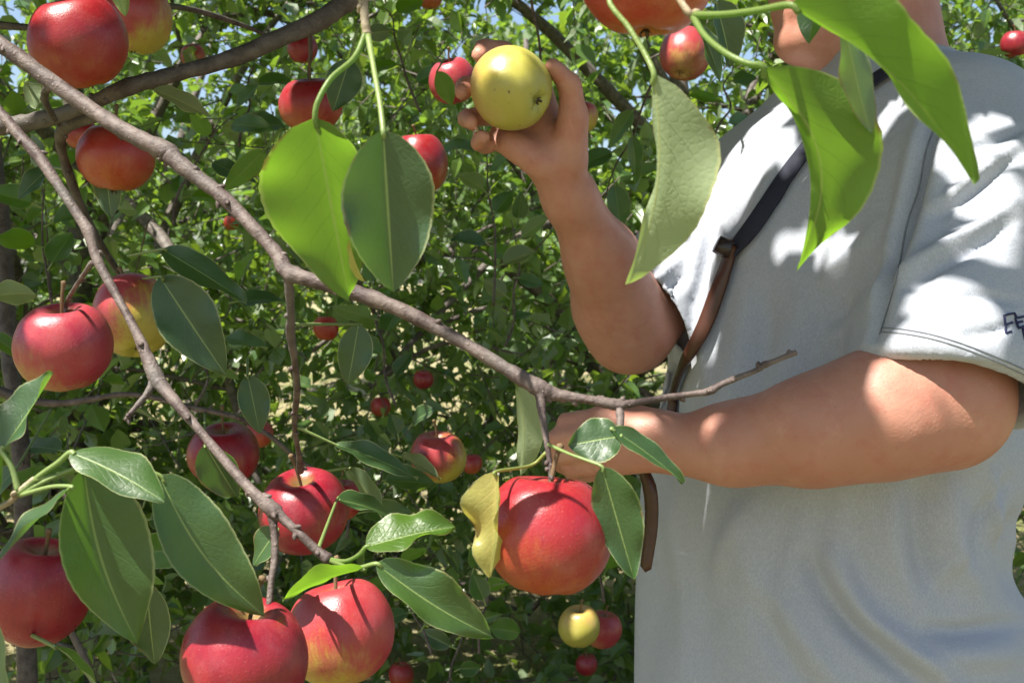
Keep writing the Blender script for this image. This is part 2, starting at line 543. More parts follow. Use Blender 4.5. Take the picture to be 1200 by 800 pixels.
def in_view(pos, margin=30):
    x, y, d = project(pos)
    return (d > .05) & (x > -margin) & (x < 1200 + margin) & (y > -margin) & (y < 800 + margin), d


def orchard_tree(x, y, h, rad, seed, label, group, ntw=1150, per=8, leaf=.075, singles=300, limbs=11, zlow=.35, dens_low=1.0, scatter=0.0):
    rng = np.random.default_rng(seed)
    z0 = float(ground_z(np.array(x), np.array(y))) - .03
    base = np.array([x, y, z0])
    root = tag(empty('apple_tree', base), label, 'tree', group)
    tk = catmull([base, base + [rng.normal(0, .03), rng.normal(0, .03), h * .2], base + [rng.normal(0, .07), rng.normal(0, .07), h * .5], base + [rng.normal(0, .1), rng.normal(0, .1), h * .85]], 6)
    rr = np.interp(np.linspace(0, 1, len(tk)), [0, .08, .5, 1], [.085, .065, .05, .015])
    V, F = tube(tk - base, rr, 12, .10, seed)
    link(bpy.data.objects.new('trunk', np_mesh('trunk', V, F, M['bark_far'])), root, base)
    st, di, le = [], [], []
    cz = z0 + (zlow + h) / 2; rz = (h - zlow) / 2
    for i in range(limbs):
        a = i * 2.4 + rng.uniform(-.4, .4)
        hf = rng.uniform(.14, .8)
        s = tk[int(hf * (len(tk) - 1))]
        elev = rng.uniform(-.55, .9)
        e = np.array([x + math.cos(a) * rad * math.cos(elev) * rng.uniform(.75, 1), y + math.sin(a) * rad * math.cos(elev) * rng.uniform(.75, 1), max(cz + rz * math.sin(elev), z0 + .25)])
        m = (s + e) / 2 + [0, 0, .18 * rad] + rng.normal(0, .08, 3)
        lp = catmull([s, m, e], 7)
        V, F = tube(lp - base, np.interp(np.linspace(0, 1, len(lp)), [0, 1], [.026, .005]), 7, .1, seed + i)
        br = link(bpy.data.objects.new('branch', np_mesh('branch', V, F, M['bark_far'])), root, base)
        paths = [lp[4:]]
        for k in range(5):
            q = lp[rng.integers(3, len(lp))]
            d = rng.normal(0, 1, 3); d[2] = abs(d[2]) * .5 - .15
            d = unit(d) * rng.uniform(.35, .75) * rad * .6
            sp = catmull([q, q + d * .5 + [0, 0, .06], q + d + [0, 0, rng.uniform(-.1, .08)]], 5)
            V, F = tube(sp - base, np.linspace(.008, .0022, len(sp)), 5, .1, seed + k)
            link(bpy.data.objects.new('twig', np_mesh('twig', V, F, M['bark_far'])), br, base)
            paths.append(sp)
        for pth in paths:
            c = int(ntw * (1 - scatter)) // (limbs * 6)
            idx = rng.integers(0, len(pth), c)
            q = pth[idx] + rng.normal(0, .05, (c, 3))
            d = unit(rng.normal(0, 1, (c, 3)) + np.array([0, 0, .35]) + unit(q - np.array([x, y, cz])) * .5)
            st.append(q); di.append(d); le.append(rng.uniform(.10, .34, c))
    if scatter:
        c = int(ntw * scatter)
        q = unit(rng.normal(0, 1, (c, 3))) * (rng.random((c, 1)) ** .27) * [rad, rad, rz] + [x, y, cz]
        st.append(q); di.append(unit(rng.normal(0, 1, (c, 3)) + np.array([0, 0, .3]))); le.append(rng.uniform(.12, .36, c))
    st, di, le = np.vstack(st), np.vstack(di), np.concatenate(le)
    # fine twigs, one part
    TV, TF, o = [], [], 0
    pick = np.arange(len(st))
    e = st + di * le[:, None]; e[:, 2] -= .12 * le ** 2 / .3
    sdv = unit(np.cross(di, np.array([.3, .5, .8]))) * .0022; s2 = unit(np.cross(di, sdv)) * .0022
    ring = np.stack([st + sdv, st - sdv * .5 + s2 * .87, st - sdv * .5 - s2 * .87, e + sdv * .4, e - sdv * .2 + s2 * .35, e - sdv * .2 - s2 * .35], 1) - base
    kk = np.arange(len(st))[:, None] * 6
    TFq = np.concatenate([kk + np.array([[a, b, b + 3, a + 3]]) for a, b in ((0, 1), (1, 2), (2, 0))])
    tw = link(bpy.data.objects.new('twigs', np_mesh('twigs', ring.reshape(-1, 3), TFq, M['bark_far'])), root, base)
    tag(tw, kind='stuff')
    pos, al, nr = twig_leaves(rng, st, di, le, per)
    ok = pos[:, 2] > z0 + .12
    if dens_low < 1:
        ok &= (pos[:, 2] > z0 + .9) | (rng.random(len(pos)) < dens_low)
    pos, al, nr = pos[ok], al[ok], nr[ok]
    n = len(pos)
    nr = nr + unit(pos - np.array([x, y, cz])) * .45
    Rm = leaf_frames(pos, al, nr)
    size = leaf * rng.uniform(.6, 1.25, n); kind = rng.integers(0, len(SM_T), n); tint = rng.random(n)
    vis, d = in_view(pos, 0)
    order = np.argsort(np.where(vis, d / size, 1e6))
    sel = order[:singles]; sel = sel[vis[sel]] if singles else sel
    rest = np.ones(n, bool); rest[sel] = False
    cr = link(bpy.data.objects.new('foliage', leaves_mesh('foliage', pos[rest] - base, Rm[rest], size[rest], kind[rest], tint[rest], M['leaf_far'])), root, base)
    tag(cr, kind='stuff')
    for i in sel:
        lf = bpy.data.objects.new('leaf', SM_ME[kind[i]])
        lf.rotation_mode = 'QUATERNION'
        lf.rotation_quaternion = Matrix(Rm[i].tolist()).to_quaternion()
        lf.scale = (size[i],) * 3
        link(lf, root, pos[i])
    return root, pos


G1 = 'apple trees of the facing row'
G2 = 'apple trees of the rows beyond'
orchard_tree(-1.35, 3.3, 3.0, 1.55, 101, 'leafy apple tree behind the crossing bare branches', G1, limbs=20, ntw=4000, leaf=.053, zlow=-2.0, scatter=.55)
orchard_tree(0.5, 3.5, 3.05, 1.5, 102, 'leafy apple tree behind the hand that lifts the yellow apple', G1, limbs=20, ntw=4000, leaf=.053, zlow=-2.0, scatter=.55)
orchard_tree(2.35, 3.9, 2.9, 1.3, 103, 'leafy apple tree hidden behind the person in the grey shirt', G1, limbs=14, ntw=2200, leaf=.053, zlow=1.15, scatter=.45)
far = [(-4.2, 6.6, 3.2), (-2.0, 6.9, 3.5), (0.2, 6.7, 3.3), (2.4, 7.0, 3.4), (4.6, 6.8, 3.1)]
for i, (fx, fy, fh) in enumerate(far):
    orchard_tree(fx, fy, fh, 1.35, 200 + i, 'apple tree in the next row, seen in the gaps of the foliage', G2, ntw=620, per=7, leaf=.10, singles=0, limbs=8, dens_low=.4, zlow=.9)
for i in range(7):
    orchard_tree(-9 + i * 3.1, 12.5 + .3 * (i % 2), 3.6, 1.7, 300 + i, 'apple tree far across the orchard, seen in the gaps of the foliage', 'apple trees far across the orchard', ntw=380, per=7, leaf=.16, singles=0, limbs=7, dens_low=.6, zlow=.7)

# ------------------------------------------------------------------ the tree the camera stands under
TREE = np.array([-1.05, 1.15, -.03])
tree = tag(empty('apple_tree', TREE), 'large apple tree reaching over with bare grey branches, big green leaves and red apples', 'tree')
tk = catmull([TREE, TREE + [.02, 0, .5], TREE + [-.04, .02, 1.1], TREE + [.0, -.02, 1.75]], 8)
V, F = tube(tk - TREE, np.interp(np.linspace(0, 1, len(tk)), [0, .1, 1], [.13, .10, .07]), 16, .10, 3)
link(bpy.data.objects.new('trunk', np_mesh('trunk', V, F, M['bark_dark'])), tree, TREE)


def branch(pts, mat='bark', sub=7, seg=12, name='branch', seed=1, parent=None, rough=.065):
    """pts: (px, py, distance, width in photograph pixels)"""
    w = [(*P(a, b, d), wd * .81 / FPX * d / 2) for a, b, d, wd in pts]
    c = catmull(w, sub)
    rg = np.random.default_rng(seed + 50)
    c[1:-1, 3] *= 1 + rg.normal(0, .045, len(c) - 2)
    V, F = tube(c[:, :3] - TREE, np.maximum(c[:, 3], .0006), seg, rough, seed)
    for _ in range(int(len(c) * .15)):                    # buds and short spurs
        i = rg.integers(1, len(c) - 1)
        t = c[i + 1, :3] - c[i - 1, :3]; t /= np.linalg.norm(t)
        nb_ = rg.normal(0, 1, 3); nb_ -= t * (nb_ @ t); nb_ /= np.linalg.norm(nb_)
        r = c[i, 3]; h = rg.uniform(.0012, .003)
        p0 = c[i, :3] + nb_ * r * .6 - TREE
        bv, bf = tube([p0, p0 + nb_ * (r * .4 + h * .4) + t * h * .5, p0 + nb_ * (r * .4 + h) + t * h * 1.1], [r * .42 + .001, .0018, .0007], 6)
        F = [np.vstack([F[0], bf[0] + len(V)]), np.vstack([F[1], bf[1] + len(V)])]
        V = np.vstack([V, bv])
    return link(bpy.data.objects.new(name, np_mesh(name, V, F, M[mat])), parent or tree, TREE)


def limb3(pts, radii, mat='bark_dark', seed=1, name='branch', parent=None, seg=9):
    c = catmull([(*p, r) for p, r in zip(pts, radii)], 7)
    V, F = tube(c[:, :3] - TREE, c[:, 3], seg, .08, seed)
    return link(bpy.data.objects.new(name, np_mesh(name, V, F, M[mat])), parent or tree, TREE)


A0 = P(-20, 42, .86)
brA = branch([(-420, -60, .98, 44), (-180, -20, .90, 30), (-20, 42, .86, 25), (60, 96, .85, 24), (140, 150, .83, 24), (195, 178, .82, 28), (208, 190, .815, 24), (262, 232, .80, 22), (320, 292, .78, 20), (337, 318, .77, 25),
              (372, 330, .76, 21), (410, 341, .75, 23), (470, 363, .74, 22), (540, 400, .73, 20), (600, 436, .72, 20), (634, 456, .715, 26), (652, 462, .715, 19), (690, 468, .71, 14), (722, 474, .71, 18), (738, 473, .71, 12), (772, 467, .715, 9.5), (815, 461, .72, 9), (832, 458, .72, 12),
              (848, 449, .72, 9.5), (886, 434, .72, 8.5), (894, 428, .72, 11), (905, 424, .72, 8), (922, 417, .72, 8), (933, 413, .72, 9)], seed=5)
brB = branch([(640, -190, 1.22, 34), (520, -80, 1.10, 33), (420, -8, 1.04, 31), (378, 22, 1.02, 29), (330, 44, 1.00, 25), (268, 70, .99, 25), (200, 88, .97, 22), (145, 104, .96, 24), (100, 124, .97, 22), (50, 140, 1.0, 24), (-20, 148, 1.02, 30), (-300, 150, 1.08, 40)], 'bark_dark', seed=6)
brC = branch([(-330, -60, .98, 30), (-60, 62, .90, 14), (-5, 125, .88, 14), (22, 158, .87, 17), (44, 182, .86, 17), (62, 208, .85, 15), (90, 250, .84, 15), (104, 272, .835, 18), (113, 302, .83, 14), (132, 338, .82, 13), (160, 390, .80, 14), (182, 440, .785, 23), (192, 455, .78, 19), (222, 490, .765, 14),
              (262, 538, .75, 14), (298, 578, .735, 16), (318, 596, .73, 24), (332, 608, .727, 15), (352, 626, .72, 13), (372, 645, .718, 14), (386, 655, .715, 17)], seed=7)
brD = branch([(337, 318, .77, 18), (339, 342, .775, 13), (341, 372, .79, 12), (340, 388, .80, 14), (345, 420, .82, 10), (348, 455, .86, 10), (345, 500, .92, 8), (350, 530, .96, 8), (352, 552, .985, 11)], seed=8, name='branch', seg=9)
brE = branch([(400, -160, .70, 20), (422, -40, .66, 15), (426, 5, .645, 14), (428, 28, .64, 13), (430, 40, .64, 15)], 'bark_pale', seed=9, name='branch', seg=9)
brF = branch([(634, 456, .715, 22), (634, 475, .71, 14), (636, 490, .705, 11), (641, 520, .70, 9), (645, 548, .697, 8), (646, 566, .695, 8)], seed=10, name='branch', seg=9)
brG = branch([(318, 598, .73, 18), (321, 620, .728, 12), (322, 650, .722, 11), (318, 680, .715, 9), (315, 708, .708, 9)], seed=12, name='branch', seg=9)
brH = branch([(182, 445, .785, 16), (172, 462, .78, 10), (158, 478, .775, 8), (147, 492, .77, 7)], seed=13, name='branch', seg=8)
brI = branch([(725, 474, .71, 13), (727, 490, .705, 12), (726, 503, .70, 10), (727, 510, .70, 7)], seed=14, name='branch', seg=8)
brJ = branch([(730, -190, .66, 16), (752, -70, .60, 13), (790, -10, .565, 10), (806, 14, .555, 11), (812, 18, .555, 8)], 'bark_pale', seed=15, name='branch', seg=9)
brK = branch([(-230, 470, .82, 16), (-90, 560, .72, 12), (-30, 600, .665, 9), (8, 590, .655, 8), (22, 576, .652, 9), (40, 560, .65, 6)], 'bark_pale', seed=16, name='branch', seg=9)
# secondary wood behind
brL = branch([(120, 135, .98, 16), (78, 148, 1.02, 20), (72, 175, 1.06, 15), (92, 235, 1.1, 13), (112, 275, 1.14, 11), (138, 318, 1.2, 9), (160, 350, 1.25, 8)], 'bark_dark', seed=17, seg=8)
brM = branch([(-120, 410, 1.3, 22), (40, 470, 1.25, 12), (150, 462, 1.22, 8), (228, 478, 1.2, 8), (280, 490, 1.2, 8), (318, 512, 1.2, 8), (352, 540, 1.22, 6), (402, 566, 1.24, 5)], 'bark', seed=18, seg=8)
brN = branch([(-140, 20, 1.2, 20), (0, 30, 1.15, 12), (60, 32, 1.15, 8), (130, 18, 1.2, 8), (205, 8, 1.25, 9), (290, 32, 1.35, 7), (330, 52, 1.4, 5)], 'bark_dark', seed=19, seg=8)
brO = branch([(60, 95, .86, 14), (52, 115, .9, 11), (64, 140, .95, 9)], 'bark_dark', seed=20, seg=8, name='branch')
brQ = branch([(-120, 620, .95, 26), (0, 650, 1.0, 16), (70, 720, 1.05, 12), (110, 800, 1.05, 10), (130, 900, 1.05, 8)], 'bark_dark', seed=22, seg=8)
brR = branch([(362, 20, 1.28, 8), (364, 60, 1.33, 7), (362, 84, 1.35, 5), (363, 104, 1.35, 5)], 'bark_dark', seed=23, seg=6, name='branch')
brS = branch([(108, 308, .832, 9), (98, 322, .86, 7), (86, 340, .9, 6), (78, 354, .925, 6), (77, 366, .93, 5)], 'bark', seed=24, seg=8, name='branch')
brT = branch([(618, -40, 1.5, 5), (624, 10, 1.5, 4), (632, 50, 1.5, 4), (636, 120, 1.5, 3)], 'bark', seed=25, seg=6)
brU = branch([(840, -60, 1.55, 9), (818, 0, 1.52, 7), (812, 40, 1.5, 5), (812, 58, 1.5, 5)], 'bark_dark', seed=26, seg=6)

brV = branch([(-60, -80, 1.9, 30), (-20, 120, 1.75, 28), (2, 260, 1.7, 26), (10, 400, 1.66, 26), (24, 520, 1.62, 26), (30, 700, 1.6, 28), (34, 900, 1.6, 30)], 'bark_dark', seed=30, seg=9)

# ------------------------------------------------------------------ large leaves of that tree
def leaf_w(t):
    w = np.sin(np.pi * np.clip(t, 0, 1) ** .80) ** .76
    return w * (1 - .12 * t ** 3)


def big_leaf(br, base, tip, wl, wr, n, mat='leaf', fold=20, curl=.10, wave=.012, side=0.0, pet=None, pw=4.5, seed=0, camber=.0, twist=0.0, label=None, nv=26):
    """base, tip: (px, py, distance); wl / wr: half widths in pixels on the walker's left / right going base -> tip;
    n: direction of the upper surface as (right, up, towards camera)"""
    rng = np.random.default_rng(seed + 1000)
    twist = twist or rng.uniform(-14, 14)
    b, t = np.array(P(*base)), np.array(P(*tip))
    dm = (base[2] + tip[2]) / 2
    L = np.linalg.norm(t - b)
    Y = (t - b) / L
    Z = np.array(camvec(n)); Z = Z - Y * (Z @ Y); Z /= np.linalg.norm(Z)
    X = np.cross(Y, Z)
    left2 = np.array(camvec((tip[1] - base[1], (tip[0] - base[0]), 0)))      # walker's left on the picture
    if X @ left2 < 0: wp, wm = wr, wl
    else: wp, wm = wl, wr
    wp, wm = wp / FPX * dm, wm / FPX * dm
    half = 6
    us = np.concatenate([-np.linspace(1, 0, half + 1)[:-1] ** .9, [0], np.linspace(0, 1, half + 1)[1:] ** .9])
    ts = np.linspace(0, 1, nv + 1)
    fo = math.radians(fold)
    ph = rng.uniform(0, 6.28, 4)
    VV, UV = [], []
    for k, tt in enumerate(ts):
        w0 = float(leaf_w(tt)) + 1e-4
        ser = 1 + (.010 if k % 2 else -.008) * (1 if 0 < tt < 1 else 0)
        tw = math.radians(twist) * tt
        bend = side * L * (math.sin(math.pi * tt))
        zc = -curl * L * (tt ** 2) + curl * L * tt * .35
        for u in us:
            wd = (wp if u > 0 else wm) * w0 * (ser if abs(u) > .99 else 1)
            lx = u * wd * math.cos(fo * .5)
            lz = abs(u) * wd * math.sin(fo) - camber * wd * u * u
            lz += 2.4 * wave * L * abs(u) ** 2 * (math.sin(7 * tt + ph[0] + (1.7 if u > 0 else 0)) + .6 * math.sin(15 * tt + ph[1] + (2.2 if u > 0 else 0))) * min(1, 4 * tt)
            lx, lz = lx * math.cos(tw) - lz * math.sin(tw), lx * math.sin(tw) + lz * math.cos(tw)
            VV.append(b + X * (lx + bend) + Y * (tt * L) + Z * (lz + zc)); UV.append((.5 + u * .5, tt))
    nu = len(us)
    q = np.arange(nv)[:, None] * nu + np.arange(nu - 1)[None, :]
    Q = np.stack([q, q + 1, q + nu + 1, q + nu], -1).reshape(-1, 4)
    V = np.array(VV); UV = np.array(UV)
    F = [Q]
    pts = [P(*x) for x in (pet or [])] + [Vector(b), Vector(b + Y * L * .05)]
    if len(pts) > 2:
        r0 = pw / FPX * base[2] / 2
        c = catmull([(*p, r0 * (1.25 if i == 0 else 1)) for i, p in enumerate(pts)], 6)
        tv, tf = tube(c[:, :3], c[:, 3], 7, 0, 0)
        F = [np.vstack([Q, tf[0] + len(V)]), tf[1] + len(V)]
        V = np.vstack([V, tv]); UV = np.vstack([UV, np.tile([[.5, .02]], (len(tv), 1))])
    else:
        pass
    o = bpy.data.objects.new('leaf', np_mesh('leaf', V - b, F, M[mat], True, UV))
    link(o, br, b)
    if label: o['label'] = label
    return o


BK = (0, .60, -.80)       # upper surface turned away: seen from below, backlit
FR = (0, .62, .78)        # upper surface turned to the camera and the sky
TREE_LEAVES = [
    # the pair hanging from the pale twig
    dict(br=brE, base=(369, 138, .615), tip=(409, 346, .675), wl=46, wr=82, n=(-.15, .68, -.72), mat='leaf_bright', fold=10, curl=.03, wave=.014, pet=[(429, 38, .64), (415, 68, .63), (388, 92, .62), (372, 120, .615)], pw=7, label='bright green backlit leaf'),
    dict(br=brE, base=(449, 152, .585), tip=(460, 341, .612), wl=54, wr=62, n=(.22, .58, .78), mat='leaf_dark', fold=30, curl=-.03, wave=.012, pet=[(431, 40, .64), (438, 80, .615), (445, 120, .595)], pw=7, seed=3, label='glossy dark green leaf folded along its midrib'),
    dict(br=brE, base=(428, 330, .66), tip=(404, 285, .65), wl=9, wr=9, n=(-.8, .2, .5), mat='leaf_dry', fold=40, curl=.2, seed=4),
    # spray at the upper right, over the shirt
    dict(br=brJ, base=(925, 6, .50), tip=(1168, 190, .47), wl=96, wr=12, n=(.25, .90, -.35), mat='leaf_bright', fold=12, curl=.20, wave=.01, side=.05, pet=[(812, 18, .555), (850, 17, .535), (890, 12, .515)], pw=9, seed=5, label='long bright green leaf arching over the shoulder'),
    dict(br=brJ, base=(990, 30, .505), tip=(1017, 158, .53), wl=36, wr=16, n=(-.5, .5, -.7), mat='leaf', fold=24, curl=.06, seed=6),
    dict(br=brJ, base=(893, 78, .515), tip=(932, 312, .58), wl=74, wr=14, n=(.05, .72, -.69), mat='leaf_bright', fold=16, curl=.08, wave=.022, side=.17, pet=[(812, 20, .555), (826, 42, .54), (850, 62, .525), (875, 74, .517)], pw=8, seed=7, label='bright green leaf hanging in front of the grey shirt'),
    dict(br=brJ, base=(766, 86, .53), tip=(731, 335, .57), wl=66, wr=10, n=(.55, .45, -.72), mat='leaf_pale', fold=26, curl=-.08, wave=.015, side=.09, pet=[(800, -20, .57), (716, -6, .55), (738, 34, .54), (755, 62, .535)], pw=7, seed=8, label='pale green leaf seen from its underside'),
    dict(br=brU, base=(838, 2, .95), tip=(860, 78, .98), wl=28, wr=22, n=(.2, .4, .8), mat='leaf_dark', fold=24, curl=.1, pet=[(822, -10, .96)], pw=3, seed=9),
    dict(br=brJ, base=(958, 4, .8), tip=(947, 48, .79), wl=22, wr=18, n=(-.3, .6, .7), mat='leaf', fold=28, curl=.15, seed=10, pet=[(900, -40, .7)], pw=3),
    dict(br=brU, base=(820, 30, 1.2), tip=(848, 96, 1.22), wl=14, wr=16, n=(.4, .3, .8), mat='leaf_dark', fold=20, curl=.1, pet=[(815, 8, 1.4)], pw=3, seed=12),
    # spray at the lower left
    dict(br=brK, base=(2, 528, .655), tip=(66, 438, .66), wl=36, wr=30, n=(-.35, .55, .75), mat='leaf', fold=30, curl=-.06, wave=.02, pet=[(22, 576, .652), (14, 548, .653)], pw=7, seed=13),
    dict(br=brK, base=(82, 530, .645), tip=(192, 577, .625), wl=44, wr=24, n=(.1, .85, .55), mat='leaf', fold=8, curl=.16, wave=.012, pet=[(22, 578, .652), (48, 556, .65), (68, 542, .647)], pw=7, seed=14, camber=.25, label='broad shiny leaf with a rounded back'),
    dict(br=brK, base=(98, 546, .65), tip=(160, 752, .67), wl=58, wr=46, n=(.26, .62, .74), mat='leaf', fold=30, curl=-.02, wave=.012, pet=[(22, 580, .652), (60, 560, .65)], pw=6, seed=15, side=.05, label='long leaf half in light, half in shade'),
    dict(br=brK, base=(186, 556, .66), tip=(313, 722, .68), wl=44, wr=38, n=(.04, .66, .75), mat='leaf', fold=16, curl=.06, wave=.012, pet=[(40, 562, .65), (110, 548, .655), (160, 550, .657)], pw=5, seed=16, side=.07),
    dict(br=brK, base=(186, 566, .67), tip=(240, 680, .69), wl=12, wr=16, n=(-.7, .4, -.5), mat='leaf_dry', fold=45, curl=.2, wave=.03, pet=[(160, 552, .657)], pw=4, seed=17),
    dict(br=brK, base=(84, 570, .63), tip=(-14, 664, .60), wl=44, wr=40, n=(.1, .9, -.25), mat='leaf_dark', fold=10, curl=.06, wave=.012, pet=[(24, 580, .652), (60, 570, .64)], pw=5, seed=18),
    dict(br=brQ, base=(172, 682, .80), tip=(180, 783, .82), wl=26, wr=26, n=(.1, .3, .9), mat='leaf_dark', fold=18, curl=.1, seed=19, pet=[(100, 640, .9)], pw=3),
    dict(br=brK, base=(18, 566, .70), tip=(88, 545, .74), wl=20, wr=22, n=(.2, .85, .4), mat='leaf', fold=12, curl=.2, seed=20),
    dict(br=brQ, base=(62, 756, .72), tip=(130, 808, .70), wl=20, wr=18, n=(.1, .8, -.4), mat='leaf', fold=20, curl=.25, seed=21, pet=[(30, 740, .85)], pw=5),
    dict(br=brQ, base=(-30, 690, .6), tip=(10, 812, .6), wl=24, wr=24, n=(.3, .5, -.7), mat='leaf', fold=20, curl=.1, seed=22, pet=[(-60, 640, .7)], pw=5),
    dict(br=brK, base=(-20, 610, .65), tip=(2, 500, .66), wl=12, wr=12, n=(.6, .5, .5), mat='leaf_bright', fold=20, curl=.1, seed=23),
    # end of the middle branch, above the two lower apples
    dict(br=brC, base=(428, 641, .695), tip=(532, 612, .70), wl=34, wr=24, n=(-.1, .75, .55), mat='leaf_bright', fold=20, curl=.10, wave=.03, pet=[(386, 655, .715), (405, 657, .705), (420, 650, .697)], pw=5, seed=24),
    dict(br=brC, base=(428, 666, .695), tip=(330, 692, .70), wl=16, wr=26, n=(.1, .82, -.45), mat='leaf_bright', fold=18, curl=.16, wave=.012, pet=[(386, 656, .715), (408, 664, .70)], pw=5, seed=25),
    dict(br=brC, base=(440, 660, .69), tip=(584, 745, .70), wl=34, wr=26, n=(-.35, .62, .62), mat='leaf', fold=26, curl=.12, wave=.025, pet=[(386, 656, .715), (415, 665, .70)], pw=5, seed=26, side=.04, label='dark leaf with a pale wavy margin'),
    dict(br=brG, base=(326, 620, .76), tip=(294, 662, .765), wl=24, wr=22, n=(-.2, .6, .75), mat='leaf', fold=14, curl=.1, seed=27, pet=[(322, 640, .724)], pw=3),
    dict(br=brC, base=(395, 585, .95), tip=(462, 600, .97), wl=24, wr=20, n=(.1, .8, .4), mat='leaf', fold=14, curl=.15, seed=28, pet=[(372, 645, .718)], pw=3),
    # round the big apple
    dict(br=brF, base=(582, 552, .662), tip=(570, 676, .655), wl=8, wr=36, n=(-.45, .35, .75), mat='leaf_dry', fold=34, curl=.10, wave=.05, pet=[(640, 530, .70), (622, 545, .70)], pw=4, seed=29, side=-.06, label='curled yellowing leaf'),
    dict(br=brF, base=(705, 546, .665), tip=(742, 676, .675), wl=32, wr=26, n=(-.14, .60, .78), mat='leaf', fold=18, curl=-.04, wave=.015, pet=[(641, 520, .70), (668, 532, .68), (690, 540, .67)], pw=4, seed=30, label='shiny leaf beside the big red apple'),
    dict(br=brI, base=(728, 511, .695), tip=(666, 520, .69), wl=30, wr=28, n=(.1, .45, .85), mat='leaf_dark', fold=10, curl=.12, wave=.03, pet=[(727, 505, .70)], pw=4, seed=31),
    dict(br=brI, base=(716, 502, .695), tip=(806, 562, .70), wl=17, wr=16, n=(-.3, .7, .6), mat='leaf', fold=28, curl=.14, wave=.012, pet=[(727, 500, .70)], pw=4, seed=32),
    dict(br=brA, base=(606, 452, .80), tip=(612, 556, .82), wl=26, wr=12, n=(.5, .4, -.7), mat='leaf_pale', fold=24, curl=.05, seed=33, pet=[(612, 442, .722), (604, 446, .76)], pw=4, side=.05),
    # leaves behind the wood, left half
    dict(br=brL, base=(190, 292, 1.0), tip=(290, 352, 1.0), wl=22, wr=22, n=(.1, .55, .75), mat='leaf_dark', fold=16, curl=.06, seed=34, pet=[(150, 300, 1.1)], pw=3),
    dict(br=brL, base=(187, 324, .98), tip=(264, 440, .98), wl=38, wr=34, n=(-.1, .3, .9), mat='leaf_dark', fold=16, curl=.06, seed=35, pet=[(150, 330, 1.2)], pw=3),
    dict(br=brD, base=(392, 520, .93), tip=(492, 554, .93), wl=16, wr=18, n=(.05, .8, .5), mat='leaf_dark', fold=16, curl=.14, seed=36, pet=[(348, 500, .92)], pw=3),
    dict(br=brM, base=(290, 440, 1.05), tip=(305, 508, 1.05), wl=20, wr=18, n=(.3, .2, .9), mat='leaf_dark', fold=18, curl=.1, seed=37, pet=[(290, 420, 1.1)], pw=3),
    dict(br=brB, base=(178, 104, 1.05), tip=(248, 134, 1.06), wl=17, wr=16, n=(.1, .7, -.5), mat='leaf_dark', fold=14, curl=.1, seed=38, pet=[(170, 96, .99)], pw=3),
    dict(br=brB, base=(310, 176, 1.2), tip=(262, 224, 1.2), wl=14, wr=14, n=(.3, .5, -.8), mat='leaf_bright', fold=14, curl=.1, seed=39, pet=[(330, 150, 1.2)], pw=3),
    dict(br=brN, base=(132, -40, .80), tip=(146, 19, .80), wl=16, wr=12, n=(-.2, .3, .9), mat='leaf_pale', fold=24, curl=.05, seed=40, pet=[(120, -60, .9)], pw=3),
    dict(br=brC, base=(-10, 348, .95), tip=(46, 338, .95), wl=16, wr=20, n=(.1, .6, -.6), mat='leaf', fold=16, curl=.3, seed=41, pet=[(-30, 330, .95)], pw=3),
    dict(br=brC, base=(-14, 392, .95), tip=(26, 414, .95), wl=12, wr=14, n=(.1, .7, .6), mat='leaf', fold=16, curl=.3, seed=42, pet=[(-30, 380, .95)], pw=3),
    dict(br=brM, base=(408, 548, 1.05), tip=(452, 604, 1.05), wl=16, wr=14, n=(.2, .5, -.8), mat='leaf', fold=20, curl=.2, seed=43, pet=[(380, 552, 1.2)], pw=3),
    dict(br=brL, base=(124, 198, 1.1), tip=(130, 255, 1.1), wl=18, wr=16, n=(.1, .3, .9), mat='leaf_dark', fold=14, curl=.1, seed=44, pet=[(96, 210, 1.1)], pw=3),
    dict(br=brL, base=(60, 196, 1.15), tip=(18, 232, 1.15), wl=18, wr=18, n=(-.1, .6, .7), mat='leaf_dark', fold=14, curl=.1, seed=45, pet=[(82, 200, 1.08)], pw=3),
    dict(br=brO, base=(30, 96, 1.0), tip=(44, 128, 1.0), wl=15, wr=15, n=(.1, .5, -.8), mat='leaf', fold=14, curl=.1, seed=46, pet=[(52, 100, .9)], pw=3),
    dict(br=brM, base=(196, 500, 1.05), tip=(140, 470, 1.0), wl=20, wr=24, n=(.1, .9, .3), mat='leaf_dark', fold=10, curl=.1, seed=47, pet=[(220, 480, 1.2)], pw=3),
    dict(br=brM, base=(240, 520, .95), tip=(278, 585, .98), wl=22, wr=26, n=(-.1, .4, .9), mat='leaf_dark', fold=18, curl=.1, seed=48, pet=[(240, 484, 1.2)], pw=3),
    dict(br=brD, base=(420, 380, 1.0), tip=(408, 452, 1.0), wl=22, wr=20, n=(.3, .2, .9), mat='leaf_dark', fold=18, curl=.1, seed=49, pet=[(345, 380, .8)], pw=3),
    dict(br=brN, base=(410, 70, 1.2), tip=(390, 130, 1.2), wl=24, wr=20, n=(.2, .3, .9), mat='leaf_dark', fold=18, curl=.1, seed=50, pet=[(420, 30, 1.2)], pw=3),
    dict(br=brT, base=(512, 84, 1.38), tip=(532, 124, 1.38), wl=12, wr=12, n=(.1, .5, -.8), mat='leaf_bright', fold=14, curl=.2, seed=51, pet=[(520, 70, 1.4)], pw=2),
    dict(br=brM, base=(20, 548, 1.0), tip=(-20, 590, 1.0), wl=18, wr=18, n=(.1, .7, .5), mat='leaf', fold=14, curl=.2, seed=52, pet=[(60, 480, 1.2)], pw=3),
]
for kw in TREE_LEAVES:
    big_leaf(kw.pop('br'), kw.pop('base'), kw.pop('tip'), kw.pop('wl'), kw.pop('wr'), kw.pop('n'), **kw)

